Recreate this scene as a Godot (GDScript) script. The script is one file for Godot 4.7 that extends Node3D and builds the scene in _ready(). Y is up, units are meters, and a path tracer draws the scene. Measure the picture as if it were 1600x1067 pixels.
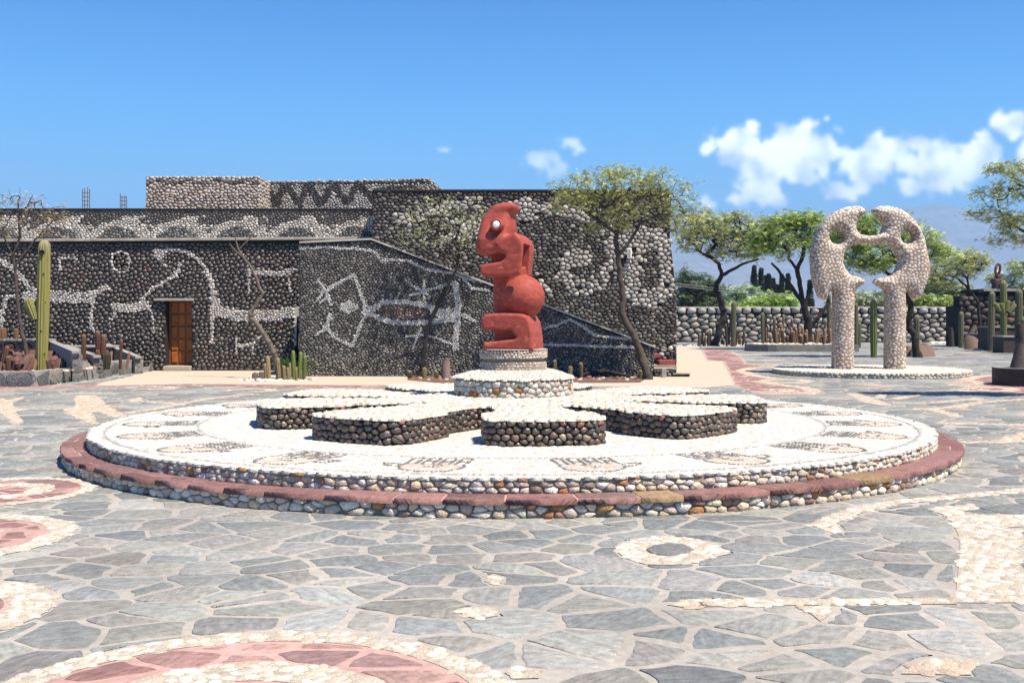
extends Node3D

const FOC := 1633.0      # focal length of the photograph in its own pixels
const EYE := 1.65        # eye height, metres
const HOR := 500.0       # row of the horizon
const CZ := -14.3        # centre of the round platform
const R1 := 5.41
const R2 := 5.67
const Z1 := 0.305
const Z2 := 0.169
var rng := RandomNumberGenerator.new()
var M := {}
var red_polys: Array = []
var pebble_polys: Array = []
var block_polys: Array = []
var used_names := {}
var pebble_meshes: Array = []


# ---------------------------------------------------------------- small helpers
func P(px: float, py: float, d: float) -> Vector3:
	return Vector3((px - 800.0) / FOC * d, EYE + (HOR - py) / FOC * d, -d)

func G(px: float, py: float) -> Vector2:
	var d := FOC * EYE / (py - HOR)
	return Vector2((px - 800.0) / FOC * d, -d)

func gpoly(a: Array, ox := 0.0, oy := 0.0, s := 1.0) -> PackedVector2Array:
	var r := PackedVector2Array()
	for i in range(0, a.size(), 2):
		r.append(G(ox + a[i] / s, oy + a[i + 1] / s))
	return r

func pxpoly(a: Array, ox := 0.0, oy := 0.0, s := 1.0) -> PackedVector2Array:
	var r := PackedVector2Array()
	for i in range(0, a.size(), 2):
		r.append(Vector2(ox + a[i] / s, oy + a[i + 1] / s))
	return r

func rf(a: float, b: float) -> float:
	return rng.randf_range(a, b)

func numbered(n: String) -> String:
	if not used_names.has(n):
		used_names[n] = 0
		return n
	used_names[n] += 1
	return "%s_%03d" % [n, used_names[n]]

func tag(o: Node, label := "", category := "", group := "", kind := "") -> Node:
	if label: o.set_meta("label", label)
	if category: o.set_meta("category", category)
	if group: o.set_meta("group", group)
	if kind: o.set_meta("kind", kind)
	return o

func thing(called: String, label: String, category: String, at := Vector3.ZERO, group := "") -> Node3D:
	var o := Node3D.new()
	o.name = numbered(called)
	add_child(o, true)
	o.position = at
	tag(o, label, category, group)
	return o

func part(called: String, mesh: Mesh, m: Material, parent: Node, at := Vector3.ZERO, kind := "") -> MeshInstance3D:
	var o := MeshInstance3D.new()
	o.name = called if parent != self else numbered(called)
	o.mesh = mesh
	o.material_override = m
	parent.add_child(o, true)
	o.position = at
	if kind: o.set_meta("kind", kind)
	return o

func dup(o: Node3D, at: Vector3, label := "", turn := 0.0, size := 1.0) -> Node3D:
	var c: Node3D = o.duplicate()
	var stem: String = String(o.name).rstrip("0123456789").rstrip("_")
	c.name = numbered(stem)
	add_child(c, true)
	c.position = at
	c.rotation.y = turn
	c.scale = Vector3.ONE * size
	if label: c.set_meta("label", label)
	return c

class Buf:
	var v := PackedVector3Array()
	var n := PackedVector3Array()
	var c := PackedColorArray()
	var uv := PackedVector2Array()
	var i := PackedInt32Array()
	func mesh() -> ArrayMesh:
		var m := ArrayMesh.new()
		if v.is_empty(): return m
		var a := []
		a.resize(Mesh.ARRAY_MAX)
		a[Mesh.ARRAY_VERTEX] = v
		a[Mesh.ARRAY_NORMAL] = n
		if c.size() == v.size(): a[Mesh.ARRAY_COLOR] = c
		if uv.size() == v.size(): a[Mesh.ARRAY_TEX_UV] = uv
		a[Mesh.ARRAY_INDEX] = i
		m.add_surface_from_arrays(Mesh.PRIMITIVE_TRIANGLES, a)
		return m
	func quad(a: Vector3, b: Vector3, cc: Vector3, d: Vector3, col := Color.WHITE) -> void:   # counter-clockwise seen from the front
		var nn := (b - a).cross(d - a)
		if nn.length_squared() < 1e-14: nn = (cc - b).cross(d - b)
		nn = nn.normalized()
		var k := v.size()
		v.append(a); v.append(b); v.append(cc); v.append(d)
		for j in 4:
			n.append(nn); c.append(col)
		i.append_array([k, k + 2, k + 1, k, k + 3, k + 2])
	func tri(a: Vector3, b: Vector3, cc: Vector3, col := Color.WHITE) -> void:
		var nn := (b - a).cross(cc - a).normalized()
		var k := v.size()
		v.append(a); v.append(b); v.append(cc)
		for j in 3:
			n.append(nn); c.append(col)
		i.append_array([k, k + 2, k + 1])
	func box(a: Vector3, b: Vector3, col := Color.WHITE) -> void:
		quad(Vector3(a.x, a.y, b.z), Vector3(b.x, a.y, b.z), Vector3(b.x, b.y, b.z), Vector3(a.x, b.y, b.z), col)
		quad(Vector3(b.x, a.y, a.z), Vector3(a.x, a.y, a.z), Vector3(a.x, b.y, a.z), Vector3(b.x, b.y, a.z), col)
		quad(Vector3(a.x, a.y, a.z), Vector3(a.x, a.y, b.z), Vector3(a.x, b.y, b.z), Vector3(a.x, b.y, a.z), col)
		quad(Vector3(b.x, a.y, b.z), Vector3(b.x, a.y, a.z), Vector3(b.x, b.y, a.z), Vector3(b.x, b.y, b.z), col)
		quad(Vector3(a.x, b.y, b.z), Vector3(b.x, b.y, b.z), Vector3(b.x, b.y, a.z), Vector3(a.x, b.y, a.z), col)
		quad(Vector3(a.x, a.y, a.z), Vector3(b.x, a.y, a.z), Vector3(b.x, a.y, b.z), Vector3(a.x, a.y, b.z), col)
	func bevel_box(a: Vector3, b: Vector3, e: float, col := Color.WHITE) -> void:   # a box whose edges are cut at 45 degrees
		var mid := (a + b) / 2.0
		var h := (b - a) / 2.0
		e = minf(e, minf(h.x, minf(h.y, h.z)) * 0.9)
		var f := func(x: float, y: float, z: float) -> Vector3: return mid + Vector3(x, y, z)
		for ax in 3:
			for s in [-1.0, 1.0]:
				var q := []
				for k in [[-1, -1], [1, -1], [1, 1], [-1, 1]]:
					var w := Vector3.ZERO
					w[ax] = h[ax] * s
					w[(ax + 1) % 3] = (h[(ax + 1) % 3] - e) * k[0]
					w[(ax + 2) % 3] = (h[(ax + 2) % 3] - e) * k[1]
					q.append(mid + w)
				if s > 0: quad(q[0], q[1], q[2], q[3], col)
				else: quad(q[3], q[2], q[1], q[0], col)
			for s1 in [-1.0, 1.0]:
				for s2 in [-1.0, 1.0]:
					var b1 := (ax + 1) % 3
					var b2 := (ax + 2) % 3
					var o := []
					for k in [[-1.0, 0], [1.0, 0], [1.0, 1], [-1.0, 1]]:
						var w := Vector3.ZERO
						w[ax] = (h[ax] - e) * k[0]
						w[b1] = h[b1] * s1 if k[1] == 0 else (h[b1] - e) * s1
						w[b2] = (h[b2] - e) * s2 if k[1] == 0 else h[b2] * s2
						o.append(mid + w)
					if s1 * s2 > 0: quad(o[0], o[1], o[2], o[3], col)
					else: quad(o[3], o[2], o[1], o[0], col)
		for sx in [-1.0, 1.0]:
			for sy in [-1.0, 1.0]:
				for sz in [-1.0, 1.0]:
					var c1 := mid + Vector3(h.x * sx, (h.y - e) * sy, (h.z - e) * sz)
					var c2 := mid + Vector3((h.x - e) * sx, h.y * sy, (h.z - e) * sz)
					var c3 := mid + Vector3((h.x - e) * sx, (h.y - e) * sy, h.z * sz)
					if sx * sy * sz > 0: tri(c1, c2, c3, col)
					else: tri(c3, c2, c1, col)
	func tube(path: Array, rad: Array, sides: int, col := Color.WHITE, cap := true) -> void:
		var k0 := v.size()
		var m := path.size()
		var side := Vector3.ZERO
		for p in m:
			var t: Vector3 = (path[mini(p + 1, m - 1)] - path[maxi(p - 1, 0)]).normalized()
			if side == Vector3.ZERO: side = t.cross(Vector3(0.31, 0.2, 0.93)).normalized()
			side = (side - t * side.dot(t)).normalized()
			var up := t.cross(side)
			for q in sides:
				var an := TAU * q / sides
				var dd := side * cos(an) + up * sin(an)
				v.append(path[p] + dd * rad[p]); n.append(dd); c.append(col)
		for p in m - 1:
			for q in sides:
				var a := k0 + p * sides + q
				var b := k0 + p * sides + (q + 1) % sides
				i.append_array([a, a + sides, b, b, a + sides, b + sides])
		if cap:
			for e: int in [0, m - 1]:
				var kc := v.size()
				var tt: Vector3 = (path[1] - path[0]).normalized() * -1.0 if e == 0 else (path[m - 1] - path[m - 2]).normalized()
				v.append(path[e] + tt * rad[e] * 0.3); n.append(tt); c.append(col)
				for q in sides:
					var a := k0 + e * sides + q
					var b := k0 + e * sides + (q + 1) % sides
					if e == 0: i.append_array([kc, a, b])
					else: i.append_array([kc, b, a])
	func lathe(prof: Array, sides: int, col := Color.WHITE, ribs := 0, depth := 0.0, at := Vector3.ZERO) -> void:   # prof: Vector2(radius, height)
		var k0 := v.size()
		var m := prof.size()
		for p in m:
			var a: Vector2 = prof[maxi(p - 1, 0)]
			var b: Vector2 = prof[mini(p + 1, m - 1)]
			var tn := (b - a).normalized()
			for q in sides:
				var an := TAU * q / sides
				var r: float = prof[p].x
				var w := Vector3(sin(an), 0, cos(an))
				var nn := Vector3(sin(an) * tn.y, -tn.x, cos(an) * tn.y)
				if ribs > 0:
					var ph := an * ribs
					r *= 1.0 - depth * (0.5 - 0.5 * cos(ph))
					var sl := -0.5 * depth * ribs * sin(ph)
					nn -= Vector3(cos(an), 0, -sin(an)) * sl * tn.y
				v.append(at + Vector3(w.x * r, prof[p].y, w.z * r)); n.append(nn.normalized()); c.append(col)
		for p in m - 1:
			for q in sides:
				var a := k0 + p * sides + q
				var b := k0 + p * sides + (q + 1) % sides
				i.append_array([a, a + sides, b, b, a + sides, b + sides])
	func sheet(poly: PackedVector2Array, y: float, col := Color.WHITE) -> void:   # a level sheet over a polygon in x, z
		var t := Geometry2D.triangulate_polygon(poly)
		var k := v.size()
		for p in poly:
			v.append(Vector3(p.x, y, p.y)); n.append(Vector3.UP); c.append(col)
		for j in range(0, t.size(), 3):
			var a := poly[t[j]]
			var flip := (poly[t[j + 1]] - a).cross(poly[t[j + 2]] - a) < 0.0
			if flip: i.append_array([k + t[j], k + t[j + 2], k + t[j + 1]])
			else: i.append_array([k + t[j], k + t[j + 1], k + t[j + 2]])
	func prism(poly: PackedVector2Array, y0: float, y1: float, col := Color.WHITE) -> void:   # poly in x, z
		sheet(poly, y1, col)
		var m := poly.size()
		var area := 0.0
		for j in m: area += poly[j].cross(poly[(j + 1) % m])
		for j in m:
			var a := poly[j]
			var b := poly[(j + 1) % m]
			if area > 0.0:
				var t := a
				a = b
				b = t
			quad(Vector3(a.x, y0, a.y), Vector3(b.x, y0, b.y), Vector3(b.x, y1, b.y), Vector3(a.x, y1, a.y), col)

# surfaces on which stones are laid: (u, v) in metres, h above the surface
class Surf:
	var o := Vector3.ZERO
	var ux := Vector3.RIGHT
	var vy := Vector3.UP
	var nn := Vector3.BACK
	func pos(u: float, v: float, h: float) -> Vector3: return o + ux * u + vy * v + nn * h
	func nrm(_u: float, _v: float) -> Vector3: return nn
class RingSurf extends Surf:
	var r := 1.0
	func pos(u: float, v: float, h: float) -> Vector3:
		var a := u / r
		return o + Vector3(sin(a) * (r + h), v, cos(a) * (r + h))
	func nrm(u: float, _v: float) -> Vector3: return Vector3(sin(u / r), 0, cos(u / r))
class PathSurf extends Surf:
	var pts: PackedVector2Array    # x, z; equal steps
	var nor: PackedVector2Array
	var step := 0.05
	func pos(u: float, v: float, h: float) -> Vector3:
		var f := u / step
		var k := int(floor(f))
		var t := f - k
		var m := pts.size()
		k = posmod(k, m)
		var k2 := (k + 1) % m
		var p := pts[k].lerp(pts[k2], t)
		var q := nor[k].lerp(nor[k2], t)
		return Vector3(p.x + q.x * h, o.y + v, p.y + q.y * h)
	func nrm(u: float, _v: float) -> Vector3:
		var k := posmod(int(round(u / step)), pts.size())
		return Vector3(nor[k].x, 0, nor[k].y)
class HillSurf extends Surf:      # level ground (u = x, v = -z) with a rise in the middle
	var mid := Vector2.ZERO
	var r0 := 0.5
	var rw := 1.0
	var rise := 0.0
	func up(u: float, v: float) -> float:
		var d := Vector2(u, -v).distance_to(mid)
		var t := clampf(1.0 - (d - r0) / rw, 0.0, 1.0)
		return rise * t * t * (3.0 - 2.0 * t)
	func pos(u: float, v: float, h: float) -> Vector3: return Vector3(u, o.y + h + up(u, v), -v)
	func nrm(_u: float, _v: float) -> Vector3: return Vector3.UP

func ground_surf(y: float) -> HillSurf:
	var s := HillSurf.new()
	s.o.y = y
	return s


# ---------------------------------------------------------------- stones
func clip_half(poly: PackedVector2Array, m: Vector2, d: Vector2) -> PackedVector2Array:
	var r := PackedVector2Array()
	var k := poly.size()
	if k == 0: return r
	var a := poly[k - 1]
	var fa := (a - m).dot(d)
	for j in k:
		var b := poly[j]
		var fb := (b - m).dot(d)
		if (fa <= 0.0) != (fb <= 0.0):
			r.append(a.lerp(b, fa / (fa - fb)))
		if fb <= 0.0: r.append(b)
		a = b
		fa = fb
	return r

func cells(u0: float, u1: float, v0: float, v1: float, cu: float, cv: float, jit: float, drop := 0.0, filt: Variant = null) -> Array:
	# irregular cells that fill a rectangle: [centre, polygon] each, counter-clockwise
	var nx := maxi(1, int(round((u1 - u0) / cu)))
	var ny := maxi(1, int(round((v1 - v0) / cv)))
	cu = (u1 - u0) / nx
	cv = (v1 - v0) / ny
	var pt := PackedVector2Array()
	var live := PackedByteArray()
	var ex := 3
	var w := nx + 2 * ex
	for j in range(-ex, ny + ex):
		for i in range(-ex, nx + ex):
			pt.append(Vector2(i + 0.5 + (0.25 if j % 2 else -0.25) + rf(-jit, jit), j + 0.5 + rf(-jit, jit)))
			live.append(0 if rng.randf() < drop else 1)
	var ring := []
	for dj in range(-3, 4):
		for di in range(-3, 4):
			if (di or dj) and di * di + dj * dj < (14 if drop > 0.0 else 7): ring.append([di * di + dj * dj, di, dj])
	ring.sort_custom(func(a, b): return a[0] < b[0])
	var offs := PackedInt32Array()
	for q in ring: offs.append(q[2] * w + q[1])
	var lo := Vector2(0, 0)
	var hi := Vector2(nx, ny)
	var out := []
	var start := 2.2 if drop > 0.0 else 1.4
	for j in ny:
		for i in range(-1, nx + 1):
			var at := (j + ex) * w + i + ex
			if not live[at]: continue
			var p := pt[at]
			if filt != null and not filt.call(u0 + p.x * cu, v0 + p.y * cv): continue
			var poly := PackedVector2Array([p + Vector2(-start, -start), p + Vector2(start, -start), p + Vector2(start, start), p + Vector2(-start, start)])
			var far := start * start * 2.0
			for k in offs:
				if not live[at + k]: continue
				var q := pt[at + k]
				var d := q - p
				if d.length_squared() * 0.25 > far: continue
				poly = clip_half(poly, (p + q) * 0.5, d)
				far = 0.0
				for s in poly: far = maxf(far, (s - p).length_squared())
			if p.x < 1.5 or p.x > nx - 1.5 or p.y < 1.5 or p.y > ny - 1.5:
				poly = clip_half(poly, lo, Vector2(-1, 0))
				poly = clip_half(poly, lo, Vector2(0, -1))
				poly = clip_half(poly, hi, Vector2(1, 0))
				poly = clip_half(poly, hi, Vector2(0, 1))
			if poly.size() < 3: continue
			var c := Vector2.ZERO
			for s in poly.size():
				poly[s] = Vector2(u0 + poly[s].x * cu, v0 + poly[s].y * cv)
				c += poly[s]
			c /= poly.size()
			var small := 1e9
			var ar := 0.0
			for s in poly.size():
				ar += poly[s].cross(poly[(s + 1) % poly.size()])
			if ar < 0.18 * cu * cv: continue
			out.append([c, poly])
	return out

func rounded(poly: PackedVector2Array, c: Vector2, gap: float, cut := 0.25) -> PackedVector2Array:
	var r := PackedVector2Array()
	var k := poly.size()
	var q := PackedVector2Array()
	for p in poly:
		var d := c - p
		var l := d.length()
		q.append(p + d * minf(gap / maxf(l, 1e-5), 0.45))
	if cut <= 0.0: return q
	for j in k:
		var a := q[j]
		var b := q[(j + 1) % k]
		if a.distance_squared_to(b) < 1e-6: continue
		r.append(a.lerp(b, cut))
		r.append(a.lerp(b, 1.0 - cut))
	return r

func dome(b: Buf, s: Surf, poly: PackedVector2Array, c: Vector2, h: float, col: Color, flat := 0.72, sink := 0.3) -> void:
	# one stone: skirt below the mortar, shoulder, crown
	var k := poly.size()
	var k0 := b.v.size()
	var n := s.nrm(c.x, c.y)
	var pc := s.pos(c.x, c.y, 0.0)
	var tx := rf(-0.22, 0.22)
	var ty := rf(-0.22, 0.22)
	var sz := 0.0
	for p in poly: sz = maxf(sz, absf(p.x - c.x) + absf(p.y - c.y))
	sz = maxf(sz, 1e-4)
	for p in poly:
		var w := s.pos(p.x, p.y, -h * sink)
		var od := (w - pc)
		od = (od - n * od.dot(n)).normalized()
		b.v.append(w); b.n.append((od * 0.92 + n * 0.4).normalized()); b.c.append(col)
	for p in poly:
		var e := c + (p - c) * flat
		var hh := h * (0.78 + ((p.x - c.x) * tx + (p.y - c.y) * ty) / sz * 1.6 + rf(-0.06, 0.06))
		var w := s.pos(e.x, e.y, hh)
		var od := (w - pc)
		od = (od - n * od.dot(n)).normalized()
		b.v.append(w); b.n.append((od * (1.0 - flat * 0.55) + n * 0.8).normalized()); b.c.append(col)
	b.v.append(s.pos(c.x + tx * 0.1 * sz, c.y + ty * 0.1 * sz, h)); b.n.append(n); b.c.append(col)
	var kc := k0 + 2 * k
	for j in k:
		var j2 := (j + 1) % k
		b.i.append_array([k0 + j, k0 + k + j2, k0 + j2, k0 + j, k0 + k + j, k0 + k + j2, k0 + k + j, kc, k0 + k + j2])

func ccw(poly: PackedVector2Array) -> PackedVector2Array:
	var ar := 0.0
	for s in poly.size(): ar += poly[s].cross(poly[(s + 1) % poly.size()])
	if ar < 0.0:
		var r := poly.duplicate()
		r.reverse()
		return r
	return poly

func slab(b: Buf, s: Surf, poly: PackedVector2Array, h: float, col: Color, edge := 0.006, sink := 0.02) -> void:
	# a flat flagstone with chipped edges
	var k := poly.size()
	if k < 3: return
	var c := Vector2.ZERO
	for p in poly: c += p
	c /= k
	var tri := Geometry2D.triangulate_polygon(poly)
	if tri.is_empty(): return
	var k0 := b.v.size()
	var n := s.nrm(c.x, c.y)
	var spin := rf(0, TAU)
	var shift := Vector2(rf(0, 1), rf(0, 1))
	for lay in 3:
		for j in k:
			var p := poly[j]
			var dir := (poly[(j + k - 1) % k] + poly[(j + 1) % k]) * 0.5
			var od3 := s.pos(p.x, p.y, 0) - s.pos(c.x, c.y, 0)
			od3 = od3.normalized()
			if lay == 0:
				b.v.append(s.pos(p.x, p.y, -sink)); b.n.append(od3)
			elif lay == 1:
				b.v.append(s.pos(p.x, p.y, h - edge)); b.n.append((od3 + n * 0.6).normalized())
			else:
				var e := p + (c - p).normalized() * minf(edge * 1.6, p.distance_to(c) * 0.4)
				b.v.append(s.pos(e.x, e.y, h)); b.n.append((n + od3 * 0.12).normalized())
			b.c.append(col)
			b.uv.append((p - c).rotated(spin) * 1.1 * (1.0 + (0.0 if lay else (sink + h) / maxf(p.distance_to(c), 0.05))) + shift)
	for lay in 2:
		for j in k:
			var j2 := (j + 1) % k
			var a := k0 + lay * k
			b.i.append_array([a + j, a + k + j2, a + j2, a + j, a + k + j, a + k + j2])
	for j in range(0, tri.size(), 3):
		var fl := (poly[tri[j + 1]] - poly[tri[j]]).cross(poly[tri[j + 2]] - poly[tri[j]]) < 0.0
		var a := k0 + 2 * k
		if fl: b.i.append_array([a + tri[j], a + tri[j + 1], a + tri[j + 2]])
		else: b.i.append_array([a + tri[j], a + tri[j + 2], a + tri[j + 1]])

# a list of stones {s, poly, c, h, col, flat}: the ones that show largest become parts of their own, the rest one mesh
func emit(parent: Node, one: String, many: String, list: Array, m: Material, most: int, slabs := false) -> void:
	for q in list:
		var w: Vector3 = q.s.pos(q.c.x, q.c.y, 0.0)
		var e := Vector3(0, EYE, 0) - w
		var d := e.length()
		var face: float = q.s.nrm(q.c.x, q.c.y).dot(e / d)
		var sc := (absf(w.x) < 0.5 * -w.z + 0.2) and w.z < -4.6
		var ar := 0.0
		for k in q.poly.size(): ar += q.poly[k].cross(q.poly[(k + 1) % q.poly.size()])
		q["show"] = (absf(ar) * maxf(face, 0.0) / (d * d)) if sc else 0.0
	list.sort_custom(func(a, b): return a.show > b.show)
	var rest := Buf.new()
	for j in list.size():
		var q: Dictionary = list[j]
		var b := Buf.new() if j < most and q.show > 0.0 else rest
		if slabs: slab(b, q.s, q.poly, q.h, q.col, q.get("edge", 0.006))
		else: dome(b, q.s, q.poly, q.c, q.h, q.col, q.get("flat", 0.72), q.get("sink", 0.3))
		if b != rest and b.v.size(): part(one, b.mesh(), m, parent)
	if rest.v.size(): part(many, rest.mesh(), m, parent, Vector3.ZERO, "stuff")

func near_line(p: Vector2, line: PackedVector2Array) -> float:
	var d := 1e9
	for j in line.size() - 1:
		d = minf(d, p.distance_squared_to(Geometry2D.get_closest_point_to_segment(p, line[j], line[j + 1])))
	return sqrt(d)

func vary(c: Color, v: float, hue := 0.03) -> Color:
	var k := 1.0 + rf(-v, v)
	return Color(clampf(c.r * k * (1.0 + rf(-hue, hue)), 0, 0.95), clampf(c.g * k, 0, 0.95), clampf(c.b * k * (1.0 + rf(-hue, hue)), 0, 0.95))

func pick(list: Array) -> Color:
	return list[rng.randi() % list.size()]


# ---------------------------------------------------------------- materials
func noise_tex(freq: float, lo: float, hi: float, oct := 4, seed_ := 1, size := 256, kind := FastNoiseLite.TYPE_SIMPLEX_SMOOTH, gamma := 1.0) -> ImageTexture:
	var n := FastNoiseLite.new()
	n.noise_type = kind
	n.seed = seed_
	n.frequency = freq
	n.fractal_octaves = oct
	var im := n.get_seamless_image(size, size)
	im.convert(Image.FORMAT_L8)
	var by := im.get_data()
	for k in by.size():
		by[k] = int(255.0 * clampf(lerpf(lo, hi, pow(by[k] / 255.0, gamma)), 0, 1))
	return ImageTexture.create_from_image(Image.create_from_data(size, size, false, Image.FORMAT_L8, by))

func mat(col: Color, rough := 0.85, tex: Texture2D = null, tile := 1.0, bump: Texture2D = null, deep := 1.0, vcol := false) -> StandardMaterial3D:
	var m := StandardMaterial3D.new()
	m.albedo_color = Color.WHITE if vcol else col.linear_to_srgb()
	m.vertex_color_use_as_albedo = vcol
	m.roughness = rough
	m.metallic_specular = 0.35
	if tex:
		m.albedo_texture = tex
	if bump:
		m.heightmap_enabled = true
		m.heightmap_texture = bump
		m.heightmap_scale = deep
	if (tex or bump) and tile > 0.0:
		m.uv1_triplanar = true
		m.uv1_world_triplanar = true
		m.uv1_scale = Vector3.ONE * tile
	return m


func _ready() -> void:
	rng.seed = 77
	# camera: level, the lens shifted so that the horizon sits a little above the middle
	var cam := Camera3D.new()
	cam.name = "camera"
	cam.projection = Camera3D.PROJECTION_FRUSTUM
	cam.near = 0.1
	cam.far = 20000.0
	cam.size = 1067.0 / FOC * cam.near
	cam.frustum_offset = Vector2(0, -(533.5 - HOR) / FOC * cam.near)
	cam.position = Vector3(0, EYE, 0)
	cam.current = true
	add_child(cam)
	var env := Environment.new()
	env.background_mode = Environment.BG_SKY
	var sm := PanoramaSkyMaterial.new()
	sm.panorama = sky_picture()
	var sky := Sky.new()
	sky.sky_material = sm
	env.sky = sky
	env.background_energy_multiplier = 0.515
	env.tonemap_mode = Environment.TONE_MAPPER_LINEAR
	env.tonemap_exposure = 2.36
	env.sdfgi_enabled = true
	env.ssao_enabled = true
	env.ssil_enabled = true
	env.fog_enabled = true
	env.fog_density = 0.0002
	env.fog_light_color = Color(0.6, 0.8, 1.0)
	var we := WorldEnvironment.new()
	we.name = "world_environment"
	we.environment = env
	add_child(we)
	var sun := DirectionalLight3D.new()
	sun.name = "sun"
	sun.light_energy = 1.6
	sun.light_color = Color(1.0, 0.95, 0.88)
	sun.light_angular_distance = 0.5
	sun.shadow_enabled = true
	add_child(sun)
	sun.look_at_from_position(Vector3(0.38, 0.875, 0.29), Vector3.ZERO)
	make_materials()
	ground()
	platform()
	star()
	pedestal()
	red_figure()
	arch()
	building()
	ramp_wall()
	far_wall()
	mountains()
	trees()
	planters()
	cacti()
	right_side()
	small_things()


func sky_picture() -> ImageTexture:
	var w := 2048
	var h := 1024
	var im := Image.create(w, h, false, Image.FORMAT_RGBF)   # linear radiance
	var keys := [[-90.0, Color8(150, 140, 128)], [-1.0, Color8(172, 192, 212)], [1.5, Color8(168, 222, 255)], [6.0, Color8(136, 208, 255)], [10.5, Color8(80, 178, 252)], [17.0, Color8(16, 121, 212)], [40.0, Color8(30, 100, 186)], [90.0, Color8(26, 78, 158)]]
	var row := []
	for y in h:
		var e := 90.0 - (y + 0.5) / h * 180.0
		var c: Color = keys[0][1]
		for k in keys.size() - 1:
			if e >= keys[k][0] and e <= keys[k + 1][0]:
				c = keys[k][1].lerp(keys[k + 1][1], (e - keys[k][0]) / (keys[k + 1][0] - keys[k][0]))
		c = c.srgb_to_linear()
		row.append(c)
		im.fill_rect(Rect2i(0, y, w, 1), c)
	var blobs := [1150, 228, 40, 30, 1170, 200, 17, 15, 1205, 248, 60, 46, 1252, 238, 62, 40, 1262, 205, 24, 20, 1187, 292, 36, 28, 1107, 232, 16, 9, 1240, 268, 38, 20, 1292, 238, 28, 28,
		1150, 313, 18, 9, 1207, 309, 26, 12, 1106, 317, 12, 9, 1383, 236, 46, 27, 1352, 256, 50, 30, 1442, 250, 62, 34, 1502, 256, 62, 32, 1541, 238, 30, 24, 1428, 291, 27, 18, 1322, 298, 38, 16,
		1480, 278, 60, 22, 1578, 193, 26, 22, 1536, 220, 20, 14, 846, 246, 28, 12, 866, 266, 22, 16, 889, 222, 20, 8, 905, 236, 10, 6, 690, 237, 13, 4, 1620, 240, 40, 30, 1690, 262, 60, 34, 1295, 186, 8, 6,
		-330, 268, 60, 20, -420, 250, 70, 30, -900, 300, 120, 30, 2100, 250, 90, 36, 2210, 268, 110, 34, 2600, 310, 160, 30]
	var n := FastNoiseLite.new()
	n.frequency = 0.03
	n.fractal_octaves = 5
	n.seed = 9
	var n2 := FastNoiseLite.new()
	n2.frequency = 0.016
	n2.fractal_octaves = 4
	n2.seed = 4
	for y in range(int(h * 0.36), int(h * 0.5)):
		var e := PI / 2 - (y + 0.5) / h * PI
		for x in range(int(w * 0.34), int(w * 0.66)):
			var az := ((x + 0.5) / w - 0.5) * TAU
			var px := 800.0 + FOC * tan(az)
			var py := HOR - FOC * tan(e) / cos(az)
			if py < 150 or py > 345: continue
			var d := -1.0
			var bx := px + 14.0 * n.get_noise_2d(px * 0.8 + 300, py * 0.8)
			var by := py + 10.0 * n.get_noise_2d(px * 0.8, py * 0.8 + 500)
			for k in range(0, blobs.size(), 4):
				if absf(bx - blobs[k]) > blobs[k + 2] * 1.5: continue
				var q := Vector2((bx - blobs[k]) / blobs[k + 2], (by - blobs[k + 1]) / blobs[k + 3]).length()
				d = maxf(d, 1.0 - q) if d < 0.0 else d + maxf(0.0, 1.0 - q) * 0.45
			if d < -0.45: continue
			var a := smoothstep(0.0, 0.30, d + 0.62 * n.get_noise_2d(px, py) + 0.05)
			if px < 1000: a *= 0.55
			a *= clampf((py - 150) / 20.0, 0, 1)
			if a <= 0.01: continue
			var sh := clampf(0.45 + 1.1 * n2.get_noise_2d(px + 5, py + 7) - d * 0.35, 0, 1)
			var cc := Color(2.1, 2.1, 2.12).lerp(Color(0.80, 0.93, 1.16), sh)
			im.set_pixel((x + w / 2) % w, y, row[y].lerp(cc, a * 0.95))
	return ImageTexture.create_from_image(im)


func stone_tex(seed_: int) -> ImageTexture:
	# quarried slate: streaks along the cleavage, mottling, fine grain and bright mica specks
	var a := FastNoiseLite.new()
	a.seed = seed_
	a.frequency = 0.012
	a.fractal_octaves = 5
	var r := RandomNumberGenerator.new()
	r.seed = seed_
	var sz := 512
	var by := PackedByteArray()
	by.resize(sz * sz)
	for y in sz:
		for x in sz:
			var st := a.get_noise_2d(x * 0.45, y * 3.2)
			var mo := a.get_noise_2d(x * 1.3 + 900.0, y * 1.3)
			var v := 0.84 + 0.10 * st + 0.12 * mo + r.randf_range(-0.07, 0.07)
			if r.randf() < 0.006: v += 0.3
			by[y * sz + x] = int(255.0 * clampf(v, 0.0, 1.0))
	return ImageTexture.create_from_image(Image.create_from_data(sz, sz, false, Image.FORMAT_L8, by))


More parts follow.
